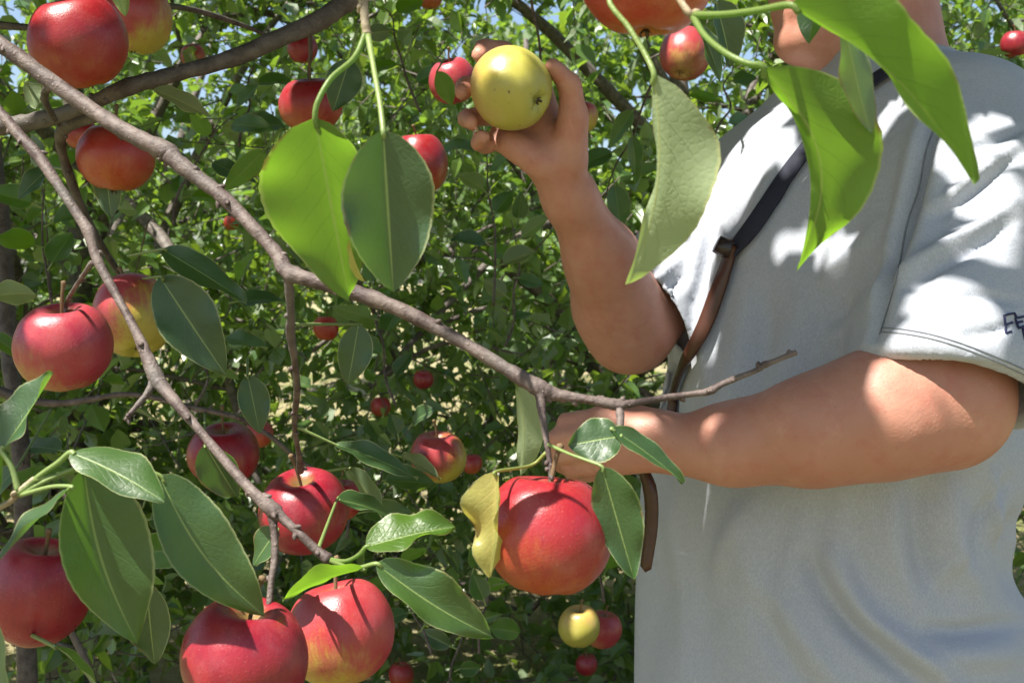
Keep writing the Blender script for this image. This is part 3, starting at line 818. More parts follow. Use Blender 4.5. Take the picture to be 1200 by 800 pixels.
# leafy shoots a little farther back
def shoot(px_, py_, d, ang, ln, k, seed):
    rg = np.random.default_rng(seed + 900)
    a = math.radians(ang)
    pts = []
    for t in np.linspace(-.9, 1, 6):
        pts.append((px_ + math.cos(a) * ln * t + rg.normal(0, 4), py_ - math.sin(a) * ln * t + rg.normal(0, 4) + 10 * t * t, d + .03 * t, 4.5 - 1.6 * (t + .9)))
    b = branch(pts, 'bark', 5, 6, seed=seed)
    for i in range(k):
        t = -.55 + 1.5 * i / max(k - 1, 1)
        bx_, by_ = px_ + math.cos(a) * ln * t, py_ - math.sin(a) * ln * t + 10 * t * t
        la = a + (1 if i % 2 else -1) * rg.uniform(.5, 1.25) if i < k - 1 else a
        ll = rg.uniform(40, 62) * 1.5 / d
        pb = (bx_ + math.cos(la) * ll * .22, by_ - math.sin(la) * ll * .22 + 2, d + .03 * t)
        tp = (pb[0] + math.cos(la) * ll, pb[1] - math.sin(la) * ll + rg.uniform(4, 22), d + rg.normal(0, .03))
        w = ll * rg.uniform(.24, .34)
        up_ = rg.uniform(.2, .8)
        big_leaf(b, pb, tp, w, w * rg.uniform(.8, 1.1), (rg.normal(0, .35), up_, rg.choice([1, 1, 1, -1]) * (1 - up_ * .5)), mat=['leaf', 'leaf', 'leaf_dark', 'leaf_bright'][rg.integers(0, 4)], fold=rg.uniform(8, 34), curl=rg.uniform(-.02, .25), wave=.014, pet=[(bx_, by_, d + .03 * t)], pw=2.2, seed=seed * 10 + i, nv=12)


for q in [(52, 270, 1.45, 95, 80, 6, 601), (250, 400, 1.6, 70, 80, 6, 602), (450, 400, 1.75, 100, 75, 6, 603), (440, 560, 1.5, 60, 80, 7, 604), (575, 250, 1.7, 95, 110, 7, 605), (575, 690, 1.45, 75, 80, 6, 606), (480, 700, 1.6, 110, 70, 6, 607), (730, 170, 1.75, 250, 100, 6, 608), (150, 650, 1.3, 75, 70, 6, 609), (540, 740, 1.8, 80, 80, 6, 610), (705, 640, 1.6, 90, 60, 4, 611), (235, 190, 1.75, 60, 80, 6, 612), (470, 60, 1.8, 105, 70, 6, 613), (600, 330, 2.0, 85, 80, 6, 614), (90, 560, 1.6, 100, 60, 5, 615), (290, 110, 1.9, 80, 60, 5, 616), (700, 330, 2.0, 100, 70, 5, 617), (850, 110, 1.9, 80, 60, 5, 618)]:
    shoot(*q)

# ------------------------------------------------------------------ apples
prof = catmull([(0, .52), (.05, .53), (.12, .60), (.20, .72), (.31, .82), (.46, .87), (.61, .82), (.77, .67), (.91, .42), (.99, .12), (.98, -.2), (.885, -.5), (.72, -.74), (.53, -.895), (.37, -.955), (.25, -.95), (.15, -.90), (.07, -.86), (0, -.85)], 3)


def apple_mesh(name, seed, mat, squat=1.0, lob=.02, seg=44):
    rng = np.random.default_rng(seed)
    ph = np.linspace(0, 2 * np.pi, seg, endpoint=False)
    p = rng.uniform(0, 6.28, 4)
    V = []
    for r, z in prof[1:-1]:
        rr = r * (1 + .038 * np.cos(ph + p[0]) + lob * np.cos(5 * ph + p[1]) * (.35 + .65 * max(0, -z)) + .014 * np.cos(3 * ph + p[2]))
        zz = z * squat + .045 * r * np.cos(ph + p[3]) + .012 * np.cos(5 * ph + p[1]) * (1 if z < -.6 else 0)
        V.append(np.stack([np.cos(ph) * rr, np.sin(ph) * rr, zz + 0 * ph], -1))
    n = len(V)
    V = np.vstack(V + [np.array([[0, 0, prof[0][1] * squat]]), np.array([[0, 0, prof[-1][1] * squat]])])
    i = np.arange(n - 1)[:, None]; j = np.arange(seg)[None]; k = (j + 1) % seg
    Q = np.stack([i * seg + j, (i + 1) * seg + j, (i + 1) * seg + k, i * seg + k], -1).reshape(-1, 4)
    jj = np.arange(seg); kk = (jj + 1) % seg
    T = np.vstack([np.stack([np.full(seg, n * seg), jj, kk], -1), np.stack([np.full(seg, n * seg + 1), (n - 1) * seg + kk, (n - 1) * seg + jj], -1)])
    return np_mesh(name, V, [Q, T], M[mat])


def calyx_mesh():
    V, F = [], []
    for k in range(5):
        a = k * 2 * math.pi / 5
        c, s = math.cos(a), math.sin(a)
        for x, y, z in ((.02, -.04, -.86), (.02, .04, -.86), (.10, .03, -.93), (.10, -.03, -.93), (.06, 0, -1.0)):
            V.append((c * x - s * y, s * x + c * y, z))
        F.append((k * 5, k * 5 + 1, k * 5 + 2, k * 5 + 3)); 
    T = [(k * 5 + 3, k * 5 + 2, k * 5 + 4) for k in range(5)]
    return np_mesh('calyx', V, [np.array(F), np.array(T)], M['calyx'], False)


CAL = calyx_mesh()
sv_, sf_ = tube(catmull([(0, 0, .45), (.03, .01, .75), (.09, .0, 1.10), (.16, -.02, 1.34)], 5), np.interp(np.linspace(0, 1, 16), [0, .2, .8, 1], [.05, .035, .04, .065]), 7)
STEM = np_mesh('stem', sv_, sf_, M['stem'])
AP_N = 0


def apple(cx, cy, w, d, mat, label, tilt=(0, 0, 0), squat=1.0, lob=.02, size=None, group=None, name='apple', stem=True):
    """cx, cy, w in photograph pixels; tilt: axis lean (towards right, towards camera), spin in degrees"""
    global AP_N
    AP_N += 1
    o = bpy.data.objects.new(name, apple_mesh(name, AP_N, mat, squat, lob, 44 if w > 40 else 24))
    r = (size or w / FPX * d) / 2
    c = P(cx, cy, d)
    link(o, None, c)
    up = (Vector((0, 0, 1)) + CR * math.tan(R(tilt[0])) - CF * math.tan(R(tilt[1]))).normalized()
    o.rotation_mode = 'QUATERNION'
    o.rotation_quaternion = up.to_track_quat('Z', 'Y') @ Quaternion((0, 0, 1), R(tilt[2]))
    o.scale = (r, r, r)
    tag(o, label, 'apple', group)
    for nm, me in (('stem', STEM), ('calyx', CAL)):
        if nm == 'stem' and not stem: continue
        ch = bpy.data.objects.new(nm, me)
        COL.objects.link(ch); ch.parent = o
    return o


apple(93, 48, 113, .92, 'apple_red', 'big red apple resting against the upper side of the long grey branch', (-8, 18, 40), .95)
apple(160, 20, 84, 1.12, 'apple_blush', 'red apple with a yellow-green base, tucked behind a bigger red one', (10, 5, 200), 1.0)
apple(135, 184, 89, 1.08, 'apple_orange', 'orange-red apple hanging just under the long grey branch', (8, 10, 90), .88)
apple(97, 158, 40, 1.35, 'apple_red', 'red apple mostly hidden behind the orange-red one under the branch', (0, 0, 10), .9)
apple(366, 122, 75, 1.35, 'apple_red', 'red apple with a dark stem above the bright backlit leaf', (0, 14, 120), .86)
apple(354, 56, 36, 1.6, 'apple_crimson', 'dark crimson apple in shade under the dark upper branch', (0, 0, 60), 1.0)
apple(492, 190, 64, 1.5, 'apple_red', 'tall red apple half hidden behind the folded glossy leaf', (-6, 4, 300), 1.12)
apple(531, 94, 56, 1.5, 'apple_pink', 'pink apple behind the fingertips of the raised hand', (-14, 20, 20), .95)
apple(682, 137, 38, 1.9, 'apple_blush', 'small red and yellow apple behind the wrist of the raised hand', (10, 0, 140), 1.0)
apple(757, -38, 166, .62, 'apple_orange', 'large orange-red apple above the pale hanging leaf', (0, 0, 30), .93)
apple(803, 62, 60, 1.5, 'apple_pink', 'pink apple with yellow-green base hanging under the leafy green stalks', (14, -24, 330), 1.05)
apple(1190, 52, 33, 2.6, 'apple_crimson', 'small red apple hanging beyond the shoulder', (0, 0, 20), .98)
apple(75, 405, 112, .93, 'apple_pink', 'rosy red apple with bright sun flecks beside the pale descending branch', (3, 14, 75), .93)
apple(156, 369, 92, 1.10, 'apple_blush', 'half red half yellow apple crossed by the pale descending branch', (-16, -22, 20), 1.04)
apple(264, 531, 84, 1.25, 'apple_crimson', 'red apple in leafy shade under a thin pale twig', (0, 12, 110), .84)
apple(303, 508, 34, 1.5, 'apple_orange', 'orange apple peeping out behind the red one under a thin twig', (0, 0, 10), .95)
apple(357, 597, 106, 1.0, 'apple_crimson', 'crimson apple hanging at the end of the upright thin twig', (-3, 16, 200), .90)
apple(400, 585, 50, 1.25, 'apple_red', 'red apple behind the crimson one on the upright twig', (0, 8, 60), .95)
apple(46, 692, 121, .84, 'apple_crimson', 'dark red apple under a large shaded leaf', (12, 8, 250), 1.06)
apple(288, 768, 147, .70, 'apple_crimson', 'large crimson apple with yellow shoulder on a woody stalk', (7, 6, 320), .93, .03)
apple(400, 739, 128, .80, 'apple_mixed', 'red apple with yellow-green cheek under a bright narrow leaf', (-10, -6, 160), .95, .035)
apple(642, 623, 152, .69, 'apple_red', 'largest red apple hanging alone below the main branch', (2, -7, 215), .93, .018)
apple(513, 534, 66, 1.55, 'apple_blush', 'red apple with yellow underside deep in the foliage', (0, 8, 230), .92)
apple(553, 543, 24, 2.2, 'apple_red', 'tiny red apple next to a bigger red and yellow one', (0, 0, 0), 1.0)
apple(496, 444, 24, 2.4, 'apple_crimson', 'small red apple under the middle of the main branch', (0, 10, 0), .95)
apple(446, 476, 24, 2.5, 'apple_red', 'small red apple in shade beside another small one', (0, 0, 0), 1.0)
apple(382, 384, 30, 2.3, 'apple_orange', 'small orange apple below the bright backlit leaf', (0, 0, 160), 1.0)
apple(679, 733, 49, 1.9, 'apple_yellow', 'small yellow-green apple below the largest red apple', (0, 10, 40), .98)
apple(706, 737, 44, 2.0, 'apple_pink', 'small rosy apple touching the small yellow-green one', (8, 6, 0), 1.0)
apple(226, 65, 28, 2.4, 'apple_pink', 'small bright pink apple above the dark upper branch', (0, 0, 0), 1.0)
apple(758, 245, 15, 3.0, 'apple_crimson', 'tiny dark red apple beside the pale hanging leaf', (0, 0, 0), 1.0)
apple(504, -4, 30, 2.4, 'apple_red', 'small red apple high in the foliage above the pink one', (0, 0, 0), 1.0)
apple(271, 261, 18, 2.8, 'apple_orange', 'tiny orange apple under the long grey branch', (0, 0, 0), 1.0)
apple(688, 778, 26, 2.4, 'apple_crimson', 'small dark red apple low in the shade beside the shirt', (0, 0, 0), 1.0)
apple(470, 790, 30, 2.3, 'apple_red', 'small red apple low in the leaves near the ground', (0, 0, 0), 1.0)
apple(598, 103, 97, 1.045, 'apple_yellow', 'yellow-green apple held up in the raised hand', (-58, -50, 250), .96, .035, stem=False)

# ------------------------------------------------------------------ person: smooth solid modelling on a grid
class Field:
    def __init__(self, lo, hi, h):
        self.lo = np.array(lo, float); self.h = h
        self.n = np.ceil((np.array(hi) - self.lo) / h).astype(int) + 1
        self.f = np.full(self.n, .05, np.float32)

    def window(self, a, b):
        i0 = np.clip(np.floor((np.array(a) - self.lo) / self.h).astype(int), 0, self.n - 1)
        i1 = np.clip(np.ceil((np.array(b) - self.lo) / self.h).astype(int) + 1, 1, self.n)
        sl = tuple(slice(p, q) for p, q in zip(i0, i1))
        ax = [(self.lo[k] + self.h * np.arange(i0[k], i1[k])).astype(np.float32) for k in range(3)]
        return sl, ax[0][:, None, None], ax[1][None, :, None], ax[2][None, None, :]

    def blend(self, sl, d, k, cut=False):
        f = self.f[sl]
        if cut:
            f, d = -f, d
        if k > 0:
            hh = np.clip(.5 + .5 * (f - d) / k, 0, 1)
            r = f * (1 - hh) + d * hh - k * hh * (1 - hh)
        else:
            r = np.minimum(f, d)
        self.f[sl] = -r if cut else r

    def cap(self, a, b, r1, r2, k=.015, cut=False, squash=None):
        """tapered capsule; squash = (direction, factor) flattens it"""
        a, b = np.array(a, np.float32), np.array(b, np.float32)
        m = max(r1, r2) + .055 + k
        sl, X, Y, Z = self.window(np.minimum(a, b) - m, np.maximum(a, b) + m)
        ba = b - a; L2 = max(float(ba @ ba), 1e-9)
        x, y, z = X - a[0], Y - a[1], Z - a[2]
        t = np.clip((x * ba[0] + y * ba[1] + z * ba[2]) / L2, 0, 1)
        x, y, z = x - ba[0] * t, y - ba[1] * t, z - ba[2] * t
        q = x * x + y * y + z * z
        if squash is not None:
            n = np.array(squash[0], np.float32); n /= np.linalg.norm(n)
            c = x * n[0] + y * n[1] + z * n[2]
            q = q + c * c * (1 / squash[1] ** 2 - 1)
            d = (np.sqrt(q) - (r1 + (r2 - r1) * t)) * (squash[1] if squash[1] < 1 else 1)
        else:
            d = np.sqrt(q) - (r1 + (r2 - r1) * t)
        self.blend(sl, d.astype(np.float32), k, cut)

    def ell(self, c, axes, rad, k=.015, cut=False):
        c = np.array(c, np.float32); m = max(rad) + .055 + k
        sl, X, Y, Z = self.window(c - m, c + m)
        x, y, z = X - c[0], Y - c[1], Z - c[2]
        k0 = 0; k1 = 0
        for ax, r in zip(axes, rad):
            p = (x * ax[0] + y * ax[1] + z * ax[2])
            k0 = k0 + (p / r) ** 2; k1 = k1 + (p / r ** 2) ** 2
        k0 = np.sqrt(k0); k1 = np.sqrt(k1) + 1e-6
        self.blend(sl, (k0 * (k0 - 1) / k1).astype(np.float32), k, cut)

    def loft(self, levels, u, v, k=.02, power=2.0):
        """stack of ellipses: levels (z, cx, cy, a, b)"""
        lv = np.array(levels)
        hi = np.array([lv[:, 1].max(), lv[:, 2].max(), lv[:, 0].max()]) + .33
        lo = np.array([lv[:, 1].min(), lv[:, 2].min(), lv[:, 0].min()]) - .33
        sl, X, Y, Z = self.window(lo, hi)
        cs_ = catmull(lv, 8)
        zz = Z.ravel()
        cx, cy, a, b = [np.interp(zz, cs_[:, 0], cs_[:, q]).astype(np.float32)[None, None, :] for q in (1, 2, 3, 4)]
        x, y = X - cx, Y - cy
        pu = np.abs(x * u[0] + y * u[1]) / a; pv = np.abs(x * v[0] + y * v[1]) / b
        d = ((pu ** power + pv ** power) ** (1 / power) - 1) * np.minimum(a, b)
        d = np.maximum(d, np.maximum(lv[0, 0] - Z, Z - lv[-1, 0]))
        self.blend(sl, d.astype(np.float32), k)

    def plane_cut(self, lo, hi, p, n, ref=None):
        """remove everything beyond the plane p, n inside the box"""
        sl, X, Y, Z = self.window(lo, hi)
        d = (X - p[0]) * n[0] + (Y - p[1]) * n[1] + (Z - p[2]) * n[2]
        self.f[sl] = np.maximum(self.f[sl], d.astype(np.float32))

    def mesh(self):
        f = self.f
        s = f < 0
        c = np.zeros(tuple(x - 1 for x in f.shape), np.uint8)
        corners = [(i, j, k) for i in (0, 1) for j in (0, 1) for k in (0, 1)]
        def sh(a, o): return a[o[0]:a.shape[0] - 1 + o[0], o[1]:a.shape[1] - 1 + o[1], o[2]:a.shape[2] - 1 + o[2]]
        for o in corners: c += sh(s, o)
        act = np.nonzero((c > 0) & (c < 8))
        N = len(act[0])
        idx = np.full(c.shape, -1, np.int64); idx[act] = np.arange(N)
        vals = {o: f[act[0] + o[0], act[1] + o[1], act[2] + o[2]] for o in corners}
        acc = np.zeros((N, 3)); cnt = np.zeros(N)
        for o in corners:
            for ax in range(3):
                if o[ax]: continue
                q = list(o); q[ax] = 1; q = tuple(q)
                a, b = vals[o], vals[q]
                m = (a < 0) != (b < 0)
                t = np.where(m, a / np.where(m, a - b, 1), 0)
                pt = np.tile(np.array(o, float), (N, 1)); pt[:, ax] += t
                acc += pt * m[:, None]; cnt += m
        V = (np.stack(act, -1) + acc / np.maximum(cnt, 1)[:, None]) * self.h + self.lo
        Fs = []
        for ax in range(3):
            sl0 = [slice(None)] * 3; sl1 = [slice(None)] * 3
            sl0[ax] = slice(0, -1); sl1[ax] = slice(1, None)
            a, b = s[tuple(sl0)], s[tuple(sl1)]
            e = np.nonzero(a != b)
            o1, o2 = (ax + 1) % 3, (ax + 2) % 3
            okk = (e[o1] > 0) & (e[o2] > 0) & (e[o1] < f.shape[o1] - 1) & (e[o2] < f.shape[o2] - 1)
            e = [q[okk] for q in e]
            inside = a[tuple(e)]
            def cell(d1, d2):
                q = [x.copy() for x in e]; q[o1] -= d1; q[o2] -= d2
                return idx[tuple(q)]
            quad = np.stack([cell(1, 1), cell(0, 1), cell(0, 0), cell(1, 0)], -1)
            quad[~inside] = quad[~inside][:, ::-1]
            Fs.append(quad)
        Fq = np.vstack(Fs)
        return V, Fq[(Fq >= 0).all(1)]


def relax(V, Fq, it=2, lam=.5):
    for _ in range(it):
        S = np.zeros_like(V); C = np.zeros(len(V))
        for a, b in ((0, 1), (1, 2), (2, 3), (3, 0)):
            for p, q in ((a, b), (b, a)):
                for c in range(3): S[:, c] += np.bincount(Fq[:, p], V[Fq[:, q], c], len(V))
                C += np.bincount(Fq[:, p], minlength=len(V))
        V = V + lam * (S / np.maximum(C, 1)[:, None] - V)
    return V


def vnormals(V, Fq):
    nrm = np.cross(V[Fq[:, 2]] - V[Fq[:, 0]], V[Fq[:, 3]] - V[Fq[:, 1]])
    N = np.zeros_like(V)
    for k in range(4):
        for c in range(3): N[:, c] += np.bincount(Fq[:, k], nrm[:, c], len(V))
    return unit(N)


UU = np.array([.47, -.88]); UU /= np.linalg.norm(UU)          # towards the person's left shoulder
VVd = np.array([-.88, -.47]); VVd /= np.linalg.norm(VVd)      # the way the chest faces
u3, v3 = np.array([*UU, 0]), np.array([*VVd, 0])
SL, EL = P(1140, 168, 1.12), P(1104, 470, 1.0)
SR, ER, WR = P(882, 228, 1.42), P(738, 386, 1.26), P(656, 207, 1.10)
PX, PY = .385, 1.27

B = Field((-.08, .80, -.02), (.80, 1.66, 1.90), .0045)
# legs, hips, trunk
for s in (-1, 1):
    hip = np.array([PX, PY, .93]) + u3 * .10 * s
    kn = np.array([PX, PY, .50]) + u3 * .12 * s + v3 * .03
    an = np.array([PX, PY, .10]) + u3 * .13 * s
    B.cap(hip, kn, .085, .058, .02); B.cap(kn, an, .055, .036, .02); B.cap(an - [0, 0, .04], an - [0, 0, .05] + v3 * .14, .036, .028, .02)
B.loft([(.82, PX, PY, .17, .14), (1.0, PX, PY, .18, .155), (1.2, PX, PY, .17, .14), (1.38, PX, PY, .16, .11), (1.47, PX, PY, .12, .075), (1.51, PX, PY, .06, .06)], UU, VVd, .03)
# near (left) arm
B.cap(SL, EL, .060, .056, .03)
B.cap(EL, P(1030, 486, .985), .056, .053, .03); B.cap(P(1030, 486, .985), P(950, 506, .99), .053, .044, .03)
B.cap(P(950, 506, .99), P(860, 520, 1.01), .044, .033, .03); B.cap(P(860, 520, 1.01), P(790, 522, 1.035), .033, .0275, .03)
B.cap(P(1085, 445, .975), P(930, 486, .972), .026, .014, .03)
B.cap(SL, SL - Vector((u3 * .08).tolist()), .058, .06, .04)
# near hand closed round the strap end
HW = P(790, 522, 1.035)
tc = -np.array(CF)
for m, p, dd, t in (((704, 490, 1.040), (664, 494, 1.062), (660, 508, 1.098), (690, 512, 1.108)), ((694, 508, 1.036), (652, 513, 1.060), (652, 527, 1.096), (684, 528, 1.106)),
                    ((697, 527, 1.040), (656, 532, 1.064), (658, 544, 1.096), (690, 543, 1.106)), ((708, 544, 1.048), (672, 549, 1.070), (674, 558, 1.094), (700, 555, 1.104))):
    B.cap(HW, P(*m), .0235, .0125, .006)
    B.cap(P(*m), P(*p), .0112, .0096, .003); B.cap(P(*p), P(*dd), .0098, .0088, .002); B.cap(P(*dd), P(*t), .0088, .008, .002)
B.cap(P(775, 505, 1.03), P(738, 488, 1.075), .020, .014, .012); B.cap(P(738, 488, 1.075), P(700, 487, 1.09), .013, .010, .006)
# far (right) arm, raised
B.cap(SR, ER, .056, .047, .03)
FM = P(706, 305, 1.185)
B.cap(ER, P(722, 355, 1.235), .045, .044, .025); B.cap(P(722, 355, 1.235), FM, .044, .036, .03); B.cap(FM, P(668, 232, 1.115), .036, .0265, .03); B.cap(P(668, 232, 1.115), WR, .0265, .0255, .015)
B.cap(P(726, 350, 1.215), P(695, 290, 1.155), .022, .012, .03)
# raised hand
fing = [  # MCP, PIP, DIP, tip
    ((628, 92, 1.105), (590, 60, 1.115), (567, 57, 1.09), (562, 65, 1.070)),
    ((606, 110, 1.112), (563, 99, 1.112), (545, 102, 1.082), (542, 108, 1.060)),
    ((594, 134, 1.108), (561, 136, 1.105), (547, 139, 1.080), (552, 143, 1.056)),
    ((592, 158, 1.098), (569, 171, 1.092), (561, 168, 1.072), (567, 160, 1.056))]
for k, (m, p, dd, t) in enumerate(fing):
    r = (.0105, .0108, .010, .0088)[k]
    B.cap(WR, P(*m), .0205, .0135, .007)
    B.cap(P(*m), P(*p), r + .002, r, .008); B.cap(P(*p), P(*dd), r, r * .92, .004); B.cap(P(*dd), P(*t), r * .92, r * .82, .004)
B.cap(P(666, 190, 1.085), P(672, 138, 1.068), .0205, .0145, .006)
B.cap(P(672, 138, 1.07), P(668, 100, 1.055), .0135, .0115, .008); B.cap(P(668, 100, 1.055), P(648, 78, 1.042), .0112, .0088, .004)
B.cap(P(638, 192, 1.082), P(598, 168, 1.084), .0185, .0145, .006)
B.cap(P(652, 180, 1.090), P(636, 150, 1.100), .0205, .0165, .008)
# neck and head, turned towards the raised apple
HD = P(990, -66, 1.25)
hf = np.array([-.93, -.34, -.14]); hf /= np.linalg.norm(hf)
hs = np.cross(hf, [0, 0, 1]); hs /= np.linalg.norm(hs)
hu = np.cross(hs, hf)
def hp(f, s, u): return np.array(HD) + hf * f + hs * s + hu * u
NB = np.array([.435, 1.25, 1.46])
B.cap(NB, hp(-.045, 0, -.07), .068, .060, .03)
B.ell(hp(-.012, 0, .03), (hf, hs, hu), (.098, .077, .10), .02)
B.ell(hp(.022, 0, -.045), (hf, hs, hu), (.070, .062, .075), .02)
for s in (-1, 1):
    B.cap(hp(.070, .012 * s, -.103), hp(-.005, .056 * s, -.06), .020, .020, .02)
    B.cap(hp(.052, .045 * s, -.02), hp(.06, .03 * s, -.05), .022, .02, .02)
    B.ell(hp(.082, .032 * s, .012), (hf, hs, hu), (.012, .018, .012), .008, cut=True)
    B.cap(hp(.088, .02 * s, .032), hp(.078, .05 * s, .030), .008, .007, .01)
    B.ell(hp(-.012, .078 * s, -.005), (hf, hs, hu), (.018, .009, .032), .006)
B.ell(hp(.078, 0, -.104), (hf, hs, hu), (.021, .024, .018), .016)
B.cap(hp(.088, 0, .02), hp(.112, 0, -.022), .009, .012, .01)
for s in (-1, 1): B.ell(hp(.098, .013 * s, -.027), (hf, hs, hu), (.011, .009, .008), .006)
B.cap(hp(.086, -.02, -.060), hp(.086, .02, -.060), .0085, .0085, .010)
B.cap(hp(.085, -.018, -.074), hp(.085, .018, -.074), .009, .009, .010)
B.cap(hp(.095, -.026, -.067), hp(.095, .026, -.067), .002, .002, .004, cut=True)
B.cap(hp(.050, 0, -.100), NB + [0, 0, .055], .030, .055, .03)
Vb, Fb = B.mesh()
Vb = relax(Vb, Fb, 2, .4)
PB = Vector((PX, PY, 0))
person = tag(empty('person', PB), 'person in a heather grey t-shirt lifting a yellow apple, other forearm held across the belly', 'person')
body = link(bpy.data.objects.new('body', np_mesh('body', Vb - np.array(PB), Fb, M['skin'])), person, PB)
del B

# shirt
S = Field((.02, .78, .80), (.86, 1.70, 1.62), .0042)
S.loft([(.80, .380, 1.27, .245, .222), (.92, .366, 1.27, .236, .204), (1.0, .356, 1.27, .226, .190), (1.07, .364, 1.27, .228, .193), (1.13, .376, 1.27, .228, .195), (1.23, .384, 1.27, .218, .186), (1.33, .388, 1.27, .206, .166), (1.41, .388, 1.27, .192, .142), (1.47, .396, 1.265, .165, .112), (1.51, .418, 1.255, .115, .088), (1.545, .435, 1.25, .074, .072)], UU, VVd, .02, 2.15)
S.cap(P(1128, 160, 1.13), P(1140, 240, 1.08), .079, .085, .05); S.cap(P(1140, 240, 1.08), P(1112, 440, 1.0), .086, .092, .05)
S.cap(SR + Vector((0, 0, -.01)), P(758, 362, 1.275), .078, .070, .04)
S.cap(np.array([PX, PY, 1.50]) + u3 * .05, P(1130, 162, 1.13), .055, .062, .05); S.cap(np.array([PX, PY, 1.50]) - u3 * .05, SR, .05, .065, .05)
nL = camvec((-.28, -.92, .28)); nL.normalize()
pL = P(1112, 424, .93)
S.plane_cut(np.array(P(1112, 440, 1.0)) - [.20, .20, .125], np.array(P(1112, 440, 1.0)) + [.22, .045, .13], pL, nL)
nR = camvec((-.86, -.50, .1)); nR.normalize()
pR = P(770, 357, 1.27)
S.plane_cut(np.array(pR) - [.16, .16, .16], np.array(pR) + [.035, .10, .10], pR, nR)
S.cap(P(1118, 330, 1.035), P(1100, 500, .985), .062, .079, .0, cut=True)
S.cap(P(810, 320, 1.33), P(738, 392, 1.25), .052, .062, .008, cut=True)
S.cap(NB + [0, 0, .035], hp(-.045, 0, -.05), .064, .080, .0, cut=True)
S.ell(np.array([PX, PY, .76]), (u3, v3, np.array([0, 0, 1.0])), (.225, .2, .12), 0, cut=True)
Vs, Fs_ = S.mesh()
Vs = relax(Vs, Fs_, 8, .5)
Nn = vnormals(Vs, Fs_)
px, py, pd = project(Vs)
facing = np.clip(-(Nn @ np.array(CF)) * 2.5 + .2, 0, 1)


def fold_line(pts, width, amp):
    """raise (or sink) the cloth along a line given in photograph pixels"""
    c = catmull(pts, 8)
    best = np.full(len(Vs), 1e9); tb = np.zeros(len(Vs))
    for i in range(len(c) - 1):
        a, b = c[i], c[i + 1]
        ab = b - a; L2 = max(ab @ ab, 1e-9)
        t = np.clip(((px - a[0]) * ab[0] + (py - a[1]) * ab[1]) / L2, 0, 1)
        dd = (px - a[0] - ab[0] * t) ** 2 + (py - a[1] - ab[1] * t) ** 2
        m = dd < best
        best = np.where(m, dd, best); tb = np.where(m, (i + t) / (len(c) - 1), tb)
    return 1.25 * amp * np.exp(-best / width ** 2) * np.sin(np.pi * np.clip(tb * .86 + .07, 0, 1)) ** .7


disp = np.zeros(len(Vs))
for pts, w, a in [
    ([(945, 660), (985, 722), (1035, 765), (1095, 812)], 13, -.013), ([(975, 655), (1020, 722), (1070, 765), (1130, 815)], 15, .012),
    ([(1090, 738), (1130, 740), (1205, 730)], 11, -.009), ([(1075, 765), (1130, 768), (1205, 766)], 18, .008), ([(1205, 600), (1182, 640), (1205, 700)], 16, -.012), ([(870, 330), (860, 420), (845, 470)], 16, .006), ([(895, 340), (885, 420), (870, 480)], 14, -.005), ([(1010, 160), (985, 240), (975, 320)], 16, .006), ([(985, 170), (965, 240), (950, 300)], 12, -.005), ([(1000, 590), (1010, 680), (1040, 740)], 14, -.005), ([(870, 580), (880, 660), (900, 720)], 18, .005), ([(790, 600), (800, 700), (805, 800)], 12, .005),
    ([(1072, 565), (1082, 640), (1100, 705)], 14, -.009), ([(1045, 560), (1050, 650), (1080, 720)], 16, .006), ([(1110, 560), (1120, 640), (1150, 700)], 15, .008),
    ([(960, 575), (955, 640), (945, 690)], 16, -.005), ([(905, 690), (950, 760), (990, 810)], 16, .006), ([(880, 700), (925, 780), (950, 820)], 14, -.005),
    ([(1160, 555), (1168, 610), (1185, 660)], 9, .008), ([(1185, 560), (1150, 600), (1130, 660)], 8, -.006),
    ([(1040, 300), (1000, 350), (960, 380)], 9, -.006), ([(1045, 320), (1005, 372), (965, 405)], 10, .006), ([(1030, 260), (1000, 300), (965, 330)], 9, .005), ([(1020, 415), (985, 425), (950, 432)], 7, -.005), ([(880, 590), (850, 640), (835, 690)], 14, .006), ([(920, 600), (900, 680), (905, 760)], 16, -.005), ([(1140, 620), (1100, 680), (1090, 720)], 10, .005), ([(1108, 104), (1085, 180), (1062, 265), (1030, 395)], 7, -.012), ([(1095, 104), (1070, 180), (1048, 265), (1018, 380)], 10, .007), ([(1122, 120), (1098, 200), (1080, 265), (1050, 360)], 12, .006),
    ([(1055, 330), (1110, 285), (1190, 235)], 8, .008), ([(1065, 345), (1120, 302), (1200, 255)], 7, -.006), ([(1095, 240), (1140, 205), (1200, 160)], 7, .007), ([(1090, 255), (1140, 222), (1200, 180)], 6, -.005), ([(1120, 175), (1150, 165), (1200, 150)], 5, -.005),
    ([(1130, 395), (1170, 385), (1205, 370)], 6, -.004), ([(1120, 350), (1160, 345), (1200, 350)], 7, -.004),
    ([(872, 185), (842, 260), (820, 340), (800, 430)], 9, -.008), ([(888, 180), (856, 262), (835, 350), (808, 450)], 10, .008), ([(905, 165), (872, 240), (850, 300)], 8, -.006), ([(850, 200), (825, 270), (808, 340)], 7, .006), ([(922, 170), (893, 240), (872, 300)], 8, .006),
    ([(805, 320), (790, 335), (772, 362)], 6, -.007), ([(800, 300), (778, 318), (758, 335)], 6, .006),
    ([(945, 330), (920, 420), (905, 470)], 20, .006), ([(985, 420), (1005, 380), (1020, 330)], 14, -.005), ([(830, 470), (800, 560), (785, 660)], 18, .005), ([(840, 600), (825, 700), (820, 800)], 22, -.004),
]:
    disp += fold_line(pts, w, a)
rngw = np.random.default_rng(5)
for _ in range(34):
    kv = rngw.normal(0, 1, 3) * [26, 26, 14]; disp += .0011 * np.sin(Vs @ kv + rngw.uniform(0, 6.28))
Vs = Vs + Nn * (disp * np.where(pd < 1.5, facing, 0))[:, None]
